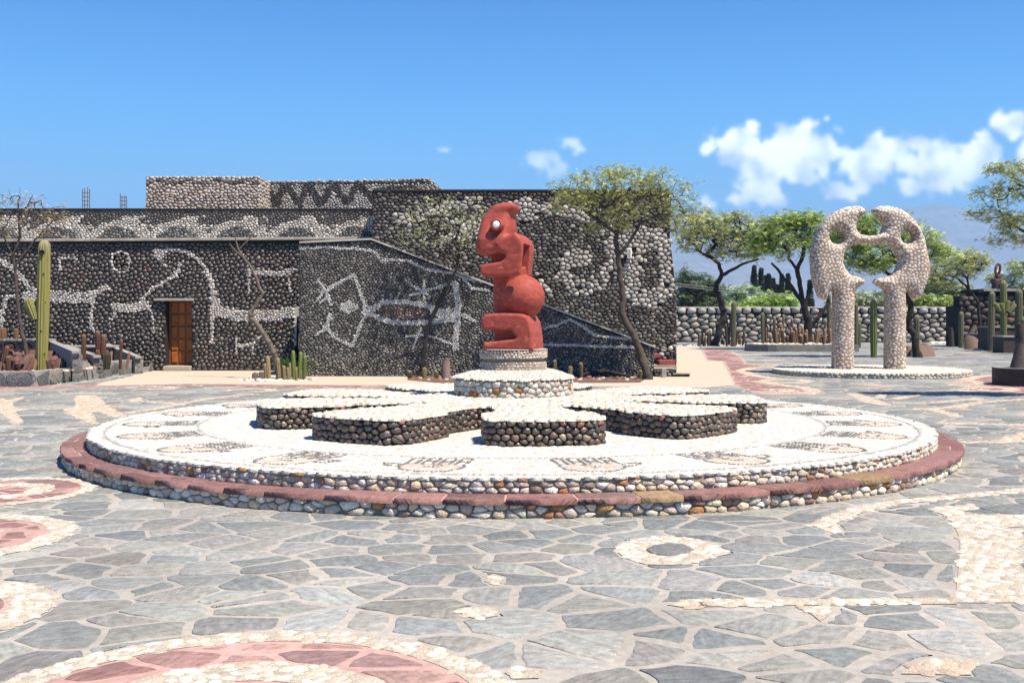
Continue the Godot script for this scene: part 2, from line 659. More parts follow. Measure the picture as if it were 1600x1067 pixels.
func make_materials() -> void:
	var fine := noise_tex(0.035, 0.72, 1.0, 5, 3)
	var grain := noise_tex(0.12, 0.62, 1.0, 4, 5)
	var bump := noise_tex(0.05, 0.0, 1.0, 5, 8)
	var cloudy := noise_tex(0.012, 0.8, 1.0, 5, 13)
	var specks := noise_tex(0.22, 0.76, 1.25, 3, 21, 512, FastNoiseLite.TYPE_SIMPLEX_SMOOTH, 1.5)
	M.stone = mat(Color.WHITE, 0.78, fine, 3.0, bump, 0.8, true)
	M.stone.metallic_specular = 0.5
	M.dark_stone = mat(Color.WHITE, 0.42, fine, 3.0, bump, 0.8, true)
	M.dark_stone.metallic_specular = 0.62
	M.flag = mat(Color.WHITE, 0.7, stone_tex(51), 0.0, noise_tex(0.03, 0.0, 1.0, 6, 31, 512), 0.6, true)
	M.redflag = mat(Color.WHITE, 0.8, stone_tex(52), 0.0, noise_tex(0.03, 0.0, 1.0, 6, 32, 512), 0.6, true)
	M.mortar = mat(Color(0.37, 0.345, 0.308), 0.95, noise_tex(0.05, 0.86, 1.0, 5, 91, 512), 0.45, bump, 0.5)
	M.pinkmortar = mat(Color(0.45, 0.29, 0.255), 0.95, noise_tex(0.05, 0.86, 1.0, 5, 92, 512), 0.45, bump, 0.5)
	M.creammortar = mat(Color(0.52, 0.45, 0.36), 0.95, grain, 1.6, bump, 0.8)
	M.whitemortar = mat(Color(0.52, 0.49, 0.43), 0.95, grain, 2.0, bump, 0.8)
	M.darkmortar = mat(Color(0.03, 0.026, 0.024), 0.95, fine, 1.0)
	M.midmortar = mat(Color(0.33, 0.275, 0.22), 0.95, fine, 1.0)
	M.brownmortar = mat(Color(0.36, 0.275, 0.215), 0.95, fine, 1.0)
	M.inkmortar = mat(Color(0.34, 0.33, 0.31), 0.95)
	M.topmortar = mat(Color(0.40, 0.365, 0.31), 0.95, grain, 2.0, bump, 0.8)
	M.creampath = mat(Color(0.52, 0.45, 0.355), 0.95, noise_tex(0.16, 0.74, 1.0, 3, 17, 512), 0.5, bump, 1.2)
	M.pebble = mat(Color.WHITE, 0.7, fine, 6.0, null, 1.0, true)
	M.plaster = mat(Color(0.31, 0.060, 0.044), 0.7, noise_tex(0.02, 0.82, 1.05, 6, 44, 512), 0.9, noise_tex(0.02, 0.0, 1.0, 6, 45, 512), 0.4)
	# scuffs where the paint has gone pale
	var wn := FastNoiseLite.new()
	wn.seed = 77
	wn.frequency = 0.03
	wn.fractal_octaves = 5
	var wi := Image.create(256, 256, false, Image.FORMAT_RGBA8)
	for y in 256:
		for x in 256:
			var v := wn.get_noise_2d(x * 0.6, y * 1.7)
			wi.set_pixel(x, y, Color(0.80, 0.52, 0.46, clampf((v - 0.42) * 5.0, 0.0, 0.3)))
	M.plaster.detail_enabled = true
	M.plaster.detail_blend_mode = BaseMaterial3D.BLEND_MODE_MIX
	M.plaster.detail_albedo = ImageTexture.create_from_image(wi)
	M.plaster.detail_uv_layer = BaseMaterial3D.DETAIL_UV_2
	M.plaster.uv2_triplanar = true
	M.plaster.uv2_scale = Vector3.ONE * 0.8
	M.white = mat(Color(0.8, 0.8, 0.78), 0.5)
	M.slate = mat(Color.WHITE, 0.8, stone_tex(53), 0.0, bump, 1.5, true)
	M.bark = mat(Color(0.13, 0.105, 0.088), 0.95, grain, 2.5, bump, 3.0)
	M.darkbark = mat(Color(0.05, 0.042, 0.036), 0.95, grain, 2.5, bump, 3.0)
	M.palebark = mat(Color(0.24, 0.20, 0.16), 0.95, grain, 3.0, bump, 3.0)
	M.leaf = mat(Color.WHITE, 0.6, null, 1, null, 1, true)
	M.leaf.backlight_enabled = true
	M.leaf.backlight = Color(0.65, 0.65, 0.65)
	M.leaf.cull_mode = BaseMaterial3D.CULL_DISABLED
	M.cactus = mat(Color.WHITE, 0.75, grain, 4.0, null, 1, true)
	M.soil = mat(Color(0.2, 0.12, 0.09), 0.95, grain, 1.0, bump, 3.0)
	M.concrete = mat(Color(0.36, 0.34, 0.31), 0.9, cloudy, 0.6, bump, 0.6)
	M.greyslab = mat(Color(0.30, 0.29, 0.275), 0.9, cloudy, 0.8, bump, 0.6)
	M.darkwood = mat(Color(0.20, 0.065, 0.018), 0.5)
	M.wood = mat(Color(0.38, 0.125, 0.030), 0.4, noise_tex(0.02, 0.78, 1.0, 4, 61), 1.0)
	M.iron = mat(Color(0.16, 0.12, 0.1), 0.7)
	M.mountain = mat(Color(0.27, 0.25, 0.225), 0.95, noise_tex(0.02, 0.7, 1.0, 5, 71), 0.002)
	M.redpaint = mat(Color(0.33, 0.09, 0.08), 0.8, fine, 1.0)
	M.wire = mat(Color(0.25, 0.25, 0.25), 0.6)
	var dust := noise_tex(0.011, 0.885, 1.04, 5, 101, 256)
	for mm in [M.flag, M.redflag, M.mortar, M.pinkmortar]:
		mm.detail_enabled = true
		mm.detail_blend_mode = BaseMaterial3D.BLEND_MODE_MUL
		mm.detail_albedo = dust
		mm.detail_uv_layer = BaseMaterial3D.DETAIL_UV_2
		mm.uv2_triplanar = true
		mm.uv2_world_triplanar = true
		mm.uv2_scale = Vector3.ONE * 0.19
	for k in 5:
		var b := Buf.new()
		var pl := PackedVector2Array()
		for j in 9:
			var an := TAU * j / 9
			pl.append(Vector2(cos(an) * rf(0.85, 1.05), sin(an) * rf(0.62, 0.8)))
		dome(b, ground_surf(0), pl, Vector2.ZERO, 0.5, Color.WHITE, 0.7, 0.3)
		pebble_meshes.append(b)


func inside(p: Vector2, polys: Array) -> bool:
	for q in polys:
		if Geometry2D.is_point_in_polygon(p, q): return true
	return false


func seen_ground(x: float, z: float, more := 1.6) -> bool:
	return absf(x) < -z * 0.497 + more and z < -3.2


# a mosaic of pebbles over a polygon: sheet of mortar with pebbles set in it
func mosaic(parent: Node, called: String, poly: PackedVector2Array, y: float, size: float, m_sheet: Material, cols: Array, single: int, holes: Array = []) -> void:
	var b := Buf.new()
	b.sheet(poly, y)
	var sh := part(called, b.mesh(), m_sheet, parent, Vector3.ZERO)
	var lo := poly[0]
	var hi := poly[0]
	for p in poly:
		lo = lo.min(p)
		hi = hi.max(p)
	var near := 0
	var where := []
	var z := lo.y
	var j := 0
	while z < hi.y:
		var x := lo.x + (0.5 * size if j % 2 else 0.0)
		while x < hi.x:
			var p := Vector2(x + rf(-0.28, 0.28) * size, z + rf(-0.24, 0.24) * size)
			x += size
			if not seen_ground(p.x, p.y, 1.0): continue
			if not Geometry2D.is_point_in_polygon(p, poly): continue
			if holes.size() and inside(p, holes): continue
			where.append(p)
		z += size * 0.8
		j += 1
	where.sort_custom(func(a, c): return a.length_squared() < c.length_squared())
	scatter(sh, where, y, size, cols, single)


func scatter(parent: Node, where: Array, y: float, size: float, cols: Array, single: int) -> void:
	var mm := []
	for k in where.size():
		var p: Vector2 = where[k]
		var sc := size * 0.56 * rf(0.85, 1.25)
		var t := Transform3D(Basis(Vector3.UP, rf(0, TAU)).scaled_local(Vector3(sc * rf(0.95, 1.3), sc * rf(0.2, 0.34), sc)), Vector3(p.x, y, p.y))
		var c := vary(pick(cols), 0.16)
		if k < single:
			var src: Buf = pebble_meshes[rng.randi() % 5]
			var b := Buf.new()
			b.v = src.v
			b.n = src.n
			b.i = src.i
			b.c.resize(b.v.size())
			b.c.fill(c)
			var o := part("pebble", b.mesh(), M.pebble, parent)
			o.transform = t
		else:
			mm.append([t, c])
	copies(parent, "pebbles", mm, pebble_meshes[0].mesh(), M.pebble)


func copies(parent: Node, called: String, list: Array, mesh: Mesh, m: Material, kind := "stuff") -> MultiMeshInstance3D:
	if list.is_empty(): return null
	var mu := MultiMesh.new()
	mu.transform_format = MultiMesh.TRANSFORM_3D
	mu.use_colors = true
	mu.mesh = mesh
	mu.instance_count = list.size()
	for k in list.size():
		mu.set_instance_transform(k, list[k][0])
		mu.set_instance_color(k, list[k][1])
	var o := MultiMeshInstance3D.new()
	o.name = called if parent != self else numbered(called)
	o.multimesh = mu
	o.material_override = m
	parent.add_child(o, true)
	if kind: o.set_meta("kind", kind)
	return o


func circle(c: Vector2, r: float, n := 48) -> PackedVector2Array:
	var p := PackedVector2Array()
	for k in n: p.append(c + Vector2(cos(TAU * k / n), sin(TAU * k / n)) * r)
	return p

func ring(c: Vector2, r0: float, r1: float, a0 := 0.0, a1 := TAU, n := 60) -> PackedVector2Array:
	var p := PackedVector2Array()
	var e := 0.004 if a1 - a0 > 6.2 else 0.0
	for k in n + 1:
		var a := lerpf(a0, a1 - e, float(k) / n)
		p.append(c + Vector2(cos(a), sin(a)) * r1)
	for k in n + 1:
		var a := lerpf(a1 - e, a0, float(k) / n)
		p.append(c + Vector2(cos(a), sin(a)) * r0)
	return p

func stroke(pts: PackedVector2Array, w: float) -> PackedVector2Array:
	var r := Geometry2D.offset_polyline(pts, w * 0.5, Geometry2D.JOIN_ROUND, Geometry2D.END_ROUND)
	return r[0] if r.size() else PackedVector2Array()

const WHITES := [Color(0.559, 0.511, 0.423), Color(0.591, 0.55, 0.479), Color(0.527, 0.463, 0.367), Color(0.606, 0.575, 0.511), Color(0.479, 0.415, 0.327)]
const CREAMS := [Color(0.543, 0.454, 0.351), Color(0.575, 0.502, 0.407), Color(0.502, 0.415, 0.319), Color(0.479, 0.375, 0.287)]


func ground() -> void:
	# one sheet to the horizon, of the pale mortar between the flagstones near by and dry earth farther off
	var g := Buf.new()
	var near := [-40.0, 70.0, 6.0, -110.0]
	g.quad(Vector3(near[0], 0, near[2]), Vector3(near[1], 0, near[2]), Vector3(near[1], 0, near[3]), Vector3(near[0], 0, near[3]))
	var paving := part("paving", g.mesh(), M.mortar, self)
	tag(paving, "", "", "", "structure")
	var e := Buf.new()
	e.quad(Vector3(-9000, -0.05, 300), Vector3(9000, -0.05, 300), Vector3(9000, -0.05, -12000), Vector3(-9000, -0.05, -12000))
	tag(part("ground", e.mesh(), mat(Color(0.27, 0.22, 0.16), 0.95, noise_tex(0.02, 0.75, 1.0, 4, 6), 0.02), self), "", "", "", "structure")

	# the pale pebble paths by the building
	var plaza := gpoly([150, 603, 158, 598, 205, 588, 238, 576, 300, 573, 480, 573, 640, 574, 1010, 574, 1052, 574, 1057, 541, 1091, 541, 1105, 564, 1128, 564, 1149, 602, 1100, 606, 1000, 604, 700, 604, 640, 602, 520, 602, 300, 600])
	var pb := Buf.new()
	pb.sheet(plaza, 0.004)
	tag(part("path", pb.mesh(), M.creampath, self), "", "", "", "structure")
	block_polys.append(plaza)

	# red areas
	red_polys.append(gpoly([-60, 604, 60, 603.2, 160, 599.6, 300, 600.2, 520, 602.3, 690, 604.2, 690, 607, 520, 609.5, 420, 605.5, 230, 602.6, 120, 605.5, 0, 609.8, -60, 610]))
	red_polys.append(gpoly([100, 85, 300, 108, 410, 120, 520, 195, 545, 250, 800, 283, 490, 315, 560, 340, 640, 370, 820, 398, 660, 424, 830, 455, 1100, 495, 1190, 520, 1100, 545, 680, 549, 560, 500, 440, 462, 330, 216, 165, 216], 1080, 530, 6.4))
	red_polys.append(gpoly([380, 315, 700, 240, 1030, 228, 2600, 215, 2600, 625, 1600, 612, 1000, 590, 600, 558, 400, 510, 520, 480, 1000, 468, 700, 430, 300, 418, 0, 408, 0, 372, 320, 350], 1480, 570, 13.33))
	var sp := [[-1.17, -4.28, 1.24, 0.16, 0.34, 0.25], [-4.95, -10.05, 0.88, 0.13, 0.26, 0.2], [-4.32, -7.9, 0.94, 0.2, 0.34, 0.22], [-3.35, -5.88, 0.72, 0.26, 0.3, 0.16], [2.9, -3.75, 1.02, 0.14, 0.3, 0.22]]
	for q in sp:
		red_polys.append(circle(Vector2(q[0], q[1]), q[2] - q[3] * 0.5))
	# pebble figures
	var figs := []   # [polygon, pebble size, single pebbles]
	var k := 0
	for q in sp:
		var c := Vector2(q[0], q[1])
		var n1: int = [170, 20, 30, 50, 25][k]
		figs.append([ring(c, q[2] - q[3], q[2]), [0.066, 0.066, 0.066, 0.066, 0.066][k], n1])
		var r: float = q[2] - q[3] - q[4]
		figs.append([ring(c, r - q[5], r), [0.066, 0.066, 0.066, 0.066, 0.066][k], n1 / 2])
		k += 1
	var eye := gpoly([960, 860, 975, 849, 1000, 842, 1040, 838, 1085, 842, 1115, 852, 1144, 865, 1115, 872, 1090, 880, 1050, 884, 1010, 883, 980, 874])
	var pupil := gpoly([1010, 861, 1022, 855, 1045, 852, 1070, 854, 1084, 861, 1070, 867, 1045, 870, 1020, 868])
	figs.append([eye, 0.075, 30])
	figs.append([gpoly([1045, 213, 1090, 203, 1290, 186, 1340, 211, 1215, 224, 1330, 250, 1600, 250, 1900, 240, 1900, 300, 1600, 318, 1490, 325, 1580, 340, 1590, 400, 1555, 450, 1590, 490, 1582, 570, 1640, 600, 1640, 772, 1192, 772, 1172, 745, 1200, 700, 1215, 560, 1225, 400, 1185, 300, 1130, 250, 1050, 222], 1180, 740, 3.81), 0.075, 60])
	figs.append([stroke(gpoly([1090, 944, 1180, 943, 1300, 941, 1490, 940]), 0.13), 0.075, 20])
	figs.append([gpoly([1242, 948, 1306, 947, 1296, 962, 1283, 972, 1268, 960]), 0.07, 5])
	figs.append([stroke(gpoly([380, 320, 450, 280, 600, 222, 850, 172, 1200, 142, 1500, 112, 1700, 90], 1180, 740, 3.81), 0.17), 0.075, 12])
	figs.append([gpoly([370, 308, 462, 285, 528, 366, 492, 358, 400, 328], 1180, 740, 3.81), 0.07, 4])
	figs.append([gpoly([1408, 1054, 1440, 1034, 1470, 1029, 1520, 1034, 1519, 1056]), 0.085, 0])
	figs.append([gpoly([716, 954, 740, 949, 775, 951, 778, 963, 750, 968, 726, 964]), 0.07, 4])
	figs.append([gpoly([760, 905, 772, 899, 784, 902, 784, 911, 770, 914]), 0.07, 0])
	figs.append([gpoly([1042, 946, 1075, 937, 1112, 936, 1130, 941, 1092, 953]), 0.075, 0])
	figs.append([gpoly([788, 1052, 800, 1045, 850, 1048, 842, 1061, 805, 1062]), 0.08, 4])
	# small far figures, one pebble field each
	for a in [[0, 128, 40, 135, 150, 114, 70, 148, 62, 160, 92, 185, 180, 187, 80, 208, 132, 270, 92, 280, 0, 216, -120, 190, -120, 120],
			[450, 107, 560, 104, 612, 150, 662, 190, 762, 232, 690, 240, 590, 206, 532, 210, 575, 280, 522, 268, 440, 236, 388, 214, 385, 190, 450, 182],
			[762, 134, 828, 119, 834, 148, 800, 143]]:
		figs.append([gpoly(a, 0, 590, 3.81), 0.1, 0])
	for a in [[[180, 188, 388, 188], 0.16], [[640, 144, 830, 143, 1000, 152, 1090, 166], 0.18], [[750, 214, 900, 192, 1050, 162, 1250, 125, 1480, 98], 0.16], [[360, 97, 520, 93, 680, 97], 0.25]]:
		figs.append([stroke(gpoly(a[0], 0, 590, 3.81), a[1]), 0.1, 0])
	for a in [[600, 96, 650, 92, 720, 110, 800, 138, 870, 164, 760, 152, 690, 141, 640, 116]]:
		figs.append([gpoly(a, 1160, 590, 3.636), 0.1, 0])
	for a in [[[700, 114, 780, 116, 798, 97], 0.16], [[860, 124, 1000, 97, 1290, 96], 0.2], [[860, 146, 1080, 146, 1180, 134, 1350, 118], 0.16], [[950, 184, 1170, 174, 1350, 142, 1620, 122], 0.2], [[1080, 180, 1230, 226], 0.2],
			[[1120, 260, 1400, 266, 1640, 272], 0.22], [[1250, 370, 1440, 366, 1640, 362], 0.25], [[1450, 375, 1640, 310], 0.18]]:
		figs.append([stroke(gpoly(a[0], 1160, 590, 3.636), a[1]), 0.1, 0])
	for a in [[[860, 276, 600, 288, 500, 315, 560, 340, 640, 368, 860, 398, 1100, 408, 1180, 424, 1100, 437, 830, 439, 690, 424, 800, 406, 900, 412], 0.34], [[700, 425, 830, 452, 1150, 488, 1235, 520, 1180, 545, 690, 549], 0.34],
			[[700, 502, 950, 506, 1035, 522, 900, 530, 730, 522], 0.28], [[410, 145, 560, 156, 720, 150], 0.5], [[500, 208, 700, 216, 930, 208], 0.5], [[530, 252, 700, 256, 920, 258], 0.5]]:
		figs.append([stroke(gpoly(a[0], 1080, 530, 6.4), a[1]), 0.12, 0])
	for a in [[[370, 315, 700, 242, 1030, 214], 0.34], [[240, 322, 540, 345, 730, 385, 560, 408, 300, 400, 120, 386], 0.34], [[0, 414, 400, 440, 1000, 470], 0.3], [[220, 516, 600, 568, 1000, 602, 1700, 630], 0.34], [[400, 500, 560, 478, 1250, 478, 1400, 520, 1200, 552, 800, 542, 690, 515], 0.28]]:
		figs.append([stroke(gpoly(a[0], 1480, 570, 13.33), a[1]), 0.12, 0])
	for a in [[[195, 606.5, 215, 604.2, 240, 604, 275, 605.8, 250, 608, 215, 608.3], 0.24], [[352, 610.3, 390, 607.8, 420, 608, 425, 611, 390, 612.6], 0.24]]:
		figs.append([stroke(gpoly(a[0]), a[1]), 0.1, 0])
	for f in figs:
		if f[0].size() > 2: pebble_polys.append(f[0])
	block_polys.append(circle(Vector2(0, CZ), 5.5))
	block_polys.append(circle(Vector2(10.95, -31.95), 2.7))

	# flagstones: grey-blue ones everywhere, red ones in the red areas; cut along the figures
	var greys := [Color(0.295, 0.308, 0.292), Color(0.25, 0.265, 0.256), Color(0.35, 0.357, 0.333), Color(0.325, 0.315, 0.285), Color(0.275, 0.292, 0.285), Color(0.385, 0.388, 0.36), Color(0.305, 0.3, 0.285), Color(0.225, 0.242, 0.24), Color(0.335, 0.337, 0.30)]
	var reds := [Color(0.357, 0.208, 0.187), Color(0.306, 0.174, 0.162), Color(0.391, 0.255, 0.225), Color(0.306, 0.2, 0.187)]
	var list := []
	var rlist := []
	var gs := ground_surf(0.0)
	var zones := [[-16.5, 16.5, 3.2, 16.0, 0.355, 0.30, 0.023], [-17.0, 17.0, 16.0, 36.5, 0.54, 0.46, 0.032], [3.0, 36.0, 36.5, 78.0, 0.95, 0.9, 0.05]]
	var boxes := []
	for f in red_polys + pebble_polys + block_polys:
		var r := Rect2(f[0], Vector2.ZERO)
		for p in f: r = r.expand(p)
		boxes.append(r)
	var nr := red_polys.size()
	var allp := red_polys + pebble_polys + block_polys
	var zones2 := [[-8.0, 8.0, 3.2, 12.0, 0.36, 0.22, 0.026], [-15.0, 17.0, 20.0, 34.0, 0.5, 0.4, 0.04], [3.0, 30.0, 34.0, 62.0, 0.9, 0.8, 0.05]]
	for zz in zones.size() + zones2.size():
		var redder := zz >= zones.size()
		var zn: Array = zones2[zz - zones.size()] if redder else zones[zz]
		var cs := []
		if redder: cs = cells(zn[0], zn[1], zn[2], zn[3], zn[4], zn[5], 0.45, 0.12, func(u, v): return seen_ground(u, -v) and inside(Vector2(u, -v), red_polys))
		else: cs = cells(zn[0], zn[1], zn[2], zn[3], zn[4], zn[5], 0.46, 0.18, func(u, v): return seen_ground(u, -v) and Vector2(u, -v - CZ).length() > 5.0)
		for c in cs:
			var poly := PackedVector2Array()
			for p in c[1]: poly.append(Vector2(p.x, -p.y))
			var lo := Rect2(poly[0], Vector2.ZERO)
			for p in poly: lo = lo.expand(p)
			var grey := [poly]
			if redder:
				grey = []
				for f in nr:
					if boxes[f].intersects(lo):
						for w in Geometry2D.intersect_polygons(poly, allp[f]): grey.append(w)
			for f in range(nr if redder else 0, allp.size()):
				if not boxes[f].intersects(lo): continue
				var nx := []
				for q in grey:
					for w in Geometry2D.clip_polygons(q, allp[f]):
						if not Geometry2D.is_polygon_clockwise(w): nx.append(w)
						elif w.size() < 3: pass
				grey = nx
			var pass_ := 1 if redder else 0
			if true:
				for q in grey:
					for w in Geometry2D.offset_polygon(q, -zn[6] * rf(0.45, 1.9), Geometry2D.JOIN_MITER):
						var st := PackedVector2Array()
						for j in w.size():
							var a: Vector2 = w[j]
							var b: Vector2 = w[(j + 1) % w.size()]
							var l := a.distance_to(b)
							if l < 0.02: continue
							st.append(a)
							if l > 0.1:
								var nn := (b - a).orthogonal() / l
								var bow := rf(-0.016, 0.020)
								var cuts := clampi(int(l / 0.075), 1, 6) if a.y > -13.0 else 2
								for q2 in cuts:
									var f := (q2 + 1.0) / (cuts + 1.0)
									st.append(a.lerp(b, f + rf(-0.04, 0.04)) + nn * (bow * sin(PI * f) + rf(-0.009, 0.009)))
						if st.size() < 3: continue
						var uv := PackedVector2Array()
						var cc := Vector2.ZERO
						for p in st:
							uv.append(Vector2(p.x, -p.y))
							cc += uv[uv.size() - 1]
						uv = ccw(uv)
						cc /= uv.size()
						var ar := 0.0
						for j in uv.size(): ar += uv[j].cross(uv[(j + 1) % uv.size()])
						if ar < (0.008 if redder else 0.02): continue
						uv = rounded(uv, cc, 0.0, 0.12)
						var d := {"s": gs, "poly": uv, "c": cc, "h": rf(0.004, 0.008), "edge": rf(0.003, 0.006), "col": vary(pick(greys if pass_ == 0 else reds), 0.15, 0.025)}
						if pass_ == 0 and rng.randf() < 0.008: d.col = vary(Color(0.5, 0.36, 0.3), 0.12)
						if pass_ == 0 and rng.randf() < 0.008: d.col = vary(Color(0.46, 0.37, 0.26), 0.12)
						(list if pass_ == 0 else rlist).append(d)
	var pu := PackedVector2Array()
	for p in pupil: pu.append(Vector2(p.x, -p.y))
	pu = ccw(pu)
	list.append({"s": gs, "poly": pu, "c": Vector2(G(1047, 861).x, -G(1047, 861).y), "h": 0.02, "col": Color(0.22, 0.225, 0.225)})
	emit(paving, "flagstone", "flagstones", list, M.flag, 290, true)
	var rs := Buf.new()
	for q in red_polys: rs.sheet(q, 0.0025)
	var bed := part("red_mortar", rs.mesh(), M.pinkmortar, paving)
	emit(bed, "red_flagstone", "red_flagstones", rlist, M.redflag, 70, true)
	for f in figs:
		if f[0].size() > 2: mosaic(paving, "pebble_mosaic", f[0], 0.005, f[1], M.creammortar, WHITES if f[2] > 0 else CREAMS, f[2], [pupil] if f[0] == eye else [])


func platform() -> void:
	var t := thing("round_platform", "wide round two-tiered platform of pale stones with red slab coping", "platform")
	var core := Buf.new()
	core.lathe([Vector2(R2 - 0.035, -0.05), Vector2(R2 - 0.035, 0.138), Vector2(R1 - 0.03, 0.1385)], 160, Color.WHITE, 0, 0, Vector3(0, 0, CZ))
	var low := part("lower_riser", core.mesh(), M.midmortar, t)
	core = Buf.new()
	core.lathe([Vector2(R1 - 0.03, 0.13), Vector2(R1 - 0.03, Z1 - 0.02)], 160, Color.WHITE, 0, 0, Vector3(0, 0, CZ))
	var upr := part("upper_riser", core.mesh(), M.midmortar, t)
	core = Buf.new()
	core.lathe([Vector2(R1 - 0.03, Z1 - 0.021), Vector2(R1 - 0.06, Z1 - 0.004), Vector2(0.001, Z1)], 160, Color.WHITE, 0, 0, Vector3(0, 0, CZ))
	var top := part("platform_top", core.mesh(), M.whitemortar, t)
	var cols := [Color(0.72, 0.63, 0.49), Color(0.80, 0.74, 0.63), Color(0.63, 0.55, 0.44), Color(0.72, 0.58, 0.40), Color(0.84, 0.80, 0.73), Color(0.58, 0.5, 0.42), Color(0.70, 0.57, 0.47)]
	var odd := [Color(0.45, 0.22, 0.09), Color(0.30, 0.24, 0.2), Color(0.5, 0.3, 0.12), Color(0.36, 0.2, 0.15)]
	var s := RingSurf.new()
	s.r = R2 - 0.035
	s.o = Vector3(0, 0, CZ)
	var list := []
	var half := deg_to_rad(118.0)
	for c in cells(-half * s.r, half * s.r, 0.0, 0.137, 0.108, 0.07, 0.4, 0.1):
		list.append({"s": s, "poly": rounded(c[1], c[0], 0.004, 0.17), "c": c[0], "h": rf(0.02, 0.036), "flat": 0.82, "col": vary(pick(odd) if rng.randf() < 0.1 else pick(cols), 0.15, 0.05)})
	emit(low, "stone", "stones", list, M.stone, 285)
	s = RingSurf.new()
	s.r = R1 - 0.03
	s.o = Vector3(0, Z2 - 0.005, CZ)
	list = []
	for c in cells(-half * s.r, half * s.r, 0.0, 0.108, 0.1, 0.06, 0.4, 0.1):
		list.append({"s": s, "poly": rounded(c[1], c[0], 0.004, 0.17), "c": c[0], "h": rf(0.014, 0.028), "flat": 0.82, "col": vary(pick(odd) if rng.randf() < 0.08 else pick(cols), 0.15, 0.05)})
	for c in cells(-half * s.r, half * s.r, 0.106, 0.144, 0.12, 0.038, 0.25):
		list.append({"s": s, "poly": rounded(c[1], c[0], 0.004, 0.25), "c": c[0], "h": rf(0.018, 0.036), "flat": 0.78, "col": vary(pick(odd) if rng.randf() < 0.08 else Color(0.74, 0.71, 0.65), 0.1, 0.03)})
	emit(upr, "stone", "stones", list, M.stone, 290)
	# coping
	core = Buf.new()
	core.lathe([Vector2(R2 - 0.02, 0.139), Vector2(R2 - 0.02, Z2 - 0.008), Vector2(R1 - 0.05, Z2 - 0.007)], 160, Color.WHITE, 0, 0, Vector3(0, 0, CZ))
	var cop := part("coping", core.mesh(), M.pinkmortar, t)
	var reds := [Color(0.289, 0.157, 0.145), Color(0.238, 0.123, 0.115), Color(0.323, 0.187, 0.17), Color(0.264, 0.157, 0.145)]
	var gs := ground_surf(Z2 - 0.03)
	list = []
	var a := -PI
	while a < PI - 0.02:
		var b := minf(a + rf(0.055, 0.115), PI)
		if PI - b < 0.04: b = PI
		var split := R1 + rf(0.08, 0.2) if rng.randf() < 0.55 else -1.0
		for seg: Array in ([[R1 - 0.03, split - 0.006], [split + 0.006, R2 + 0.012]] if split > 0 else [[R1 - 0.03, R2 + 0.012]]):
			var pl := PackedVector2Array()
			var m := 5
			var g: float = 0.007 / R2
			for k in m + 1:
				var an: float = lerpf(a + g, b - g, float(k) / m)
				var r: float = seg[1] - 0.004 + rf(-0.012, 0.012)
				pl.append(Vector2(sin(an) * r, -(CZ + cos(an) * r)))
			for k in m + 1:
				var an: float = lerpf(b - g, a + g, float(k) / m)
				pl.append(Vector2(sin(an) * seg[0], -(CZ + cos(an) * seg[0])))
			pl = ccw(pl)
			var c := Vector2.ZERO
			for p in pl: c += p
			c /= pl.size()
			list.append({"s": gs, "poly": pl, "c": c, "h": rf(0.026, 0.036), "edge": 0.008, "col": vary(Color(0.36, 0.24, 0.135) if (absf(a - 0.19) < 0.045 or absf(a - 0.6) < 0.045) and seg[1] > R2 else pick(reds), 0.14, 0.05)})
		a = b
	emit(cop, "coping_slab", "coping_slabs", list, M.redflag, 200, true)
	# white pebble top with hands of dark pebbles
	var hands := []
	var strokes := [[[-0.27, 0.04, -0.31, -0.12, -0.25, -0.32, -0.12, -0.44, 0.04, -0.47, 0.18, -0.42, 0.28, -0.28, 0.31, -0.1, 0.27, 0.04]], [[-0.3, -0.16, -0.44, -0.1, -0.5, 0.02, -0.44, 0.04, -0.3, -0.04]]]
	for fx in [-0.24, -0.08, 0.08, 0.24]:
		strokes.append([[fx - 0.045, 0.03, fx - 0.05, 0.4, fx, 0.45, fx + 0.05, 0.4, fx + 0.045, 0.03]])
		strokes.append([[fx - 0.03, 0.18, fx + 0.03, 0.24]])
	strokes.append([[-0.06, -0.16, 0.07, -0.15]])
	strokes.append([[0.0, -0.02, 0.1, -0.06]])
	var lines := []
	for st in strokes: lines.append(pxpoly(st[0]))
	var dark := Color(0.15, 0.143, 0.137)
	for k in 20:
		var th := deg_to_rad(-9.0 + 18.0 * k)
		var inward := Vector2(-sin(th), -cos(th))
		var side := Vector2(cos(th), -sin(th)) * (1.0 if th < PI else -1.0)
		if sin(th) > 0.0: side = -side
		var o := Vector2(sin(th), cos(th)) * 4.62 + Vector2(0, CZ)
		hands.append([o, side, inward])
		var li := []
		for l in lines:
			var along := 0.0
			for j in l.size() - 1:
				var p: Vector2 = l[j]
				var q: Vector2 = l[j + 1]
				var len := p.distance_to(q)
				while along < len:
					var w := p.lerp(q, along / len)
					var g: Vector2 = o + side * w.x + inward * w.y
					var sc := rf(0.015, 0.021)
					li.append([Transform3D(Basis(Vector3.UP, rf(0, TAU)).scaled_local(Vector3(sc * 1.2, sc * 0.7, sc)), Vector3(g.x, Z1 - 0.001, g.y)), vary(dark, 0.3)])
					along += 0.042
				along -= len
		copies(t, "hand_outline", li, pebble_meshes[1].mesh(), M.pebble)
	var lin := []
	for rr in [4.12, 5.2]:
		var n := int(TAU * rr / 0.055)
		for k in n:
			var an := TAU * k / n
			var sc := rf(0.016, 0.022)
			lin.append([Transform3D(Basis(Vector3.UP, rf(0, TAU)).scaled_local(Vector3(sc * 1.3, sc * 0.5, sc)), Vector3(sin(an) * rr, Z1 - 0.001, CZ + cos(an) * rr)), vary(Color(0.36, 0.35, 0.34), 0.2)])
	copies(t, "circle_line", lin, pebble_meshes[2].mesh(), M.pebble)
	var where := []
	var pink := []
	var sz := 0.078
	var z := -R1
	var row := 0
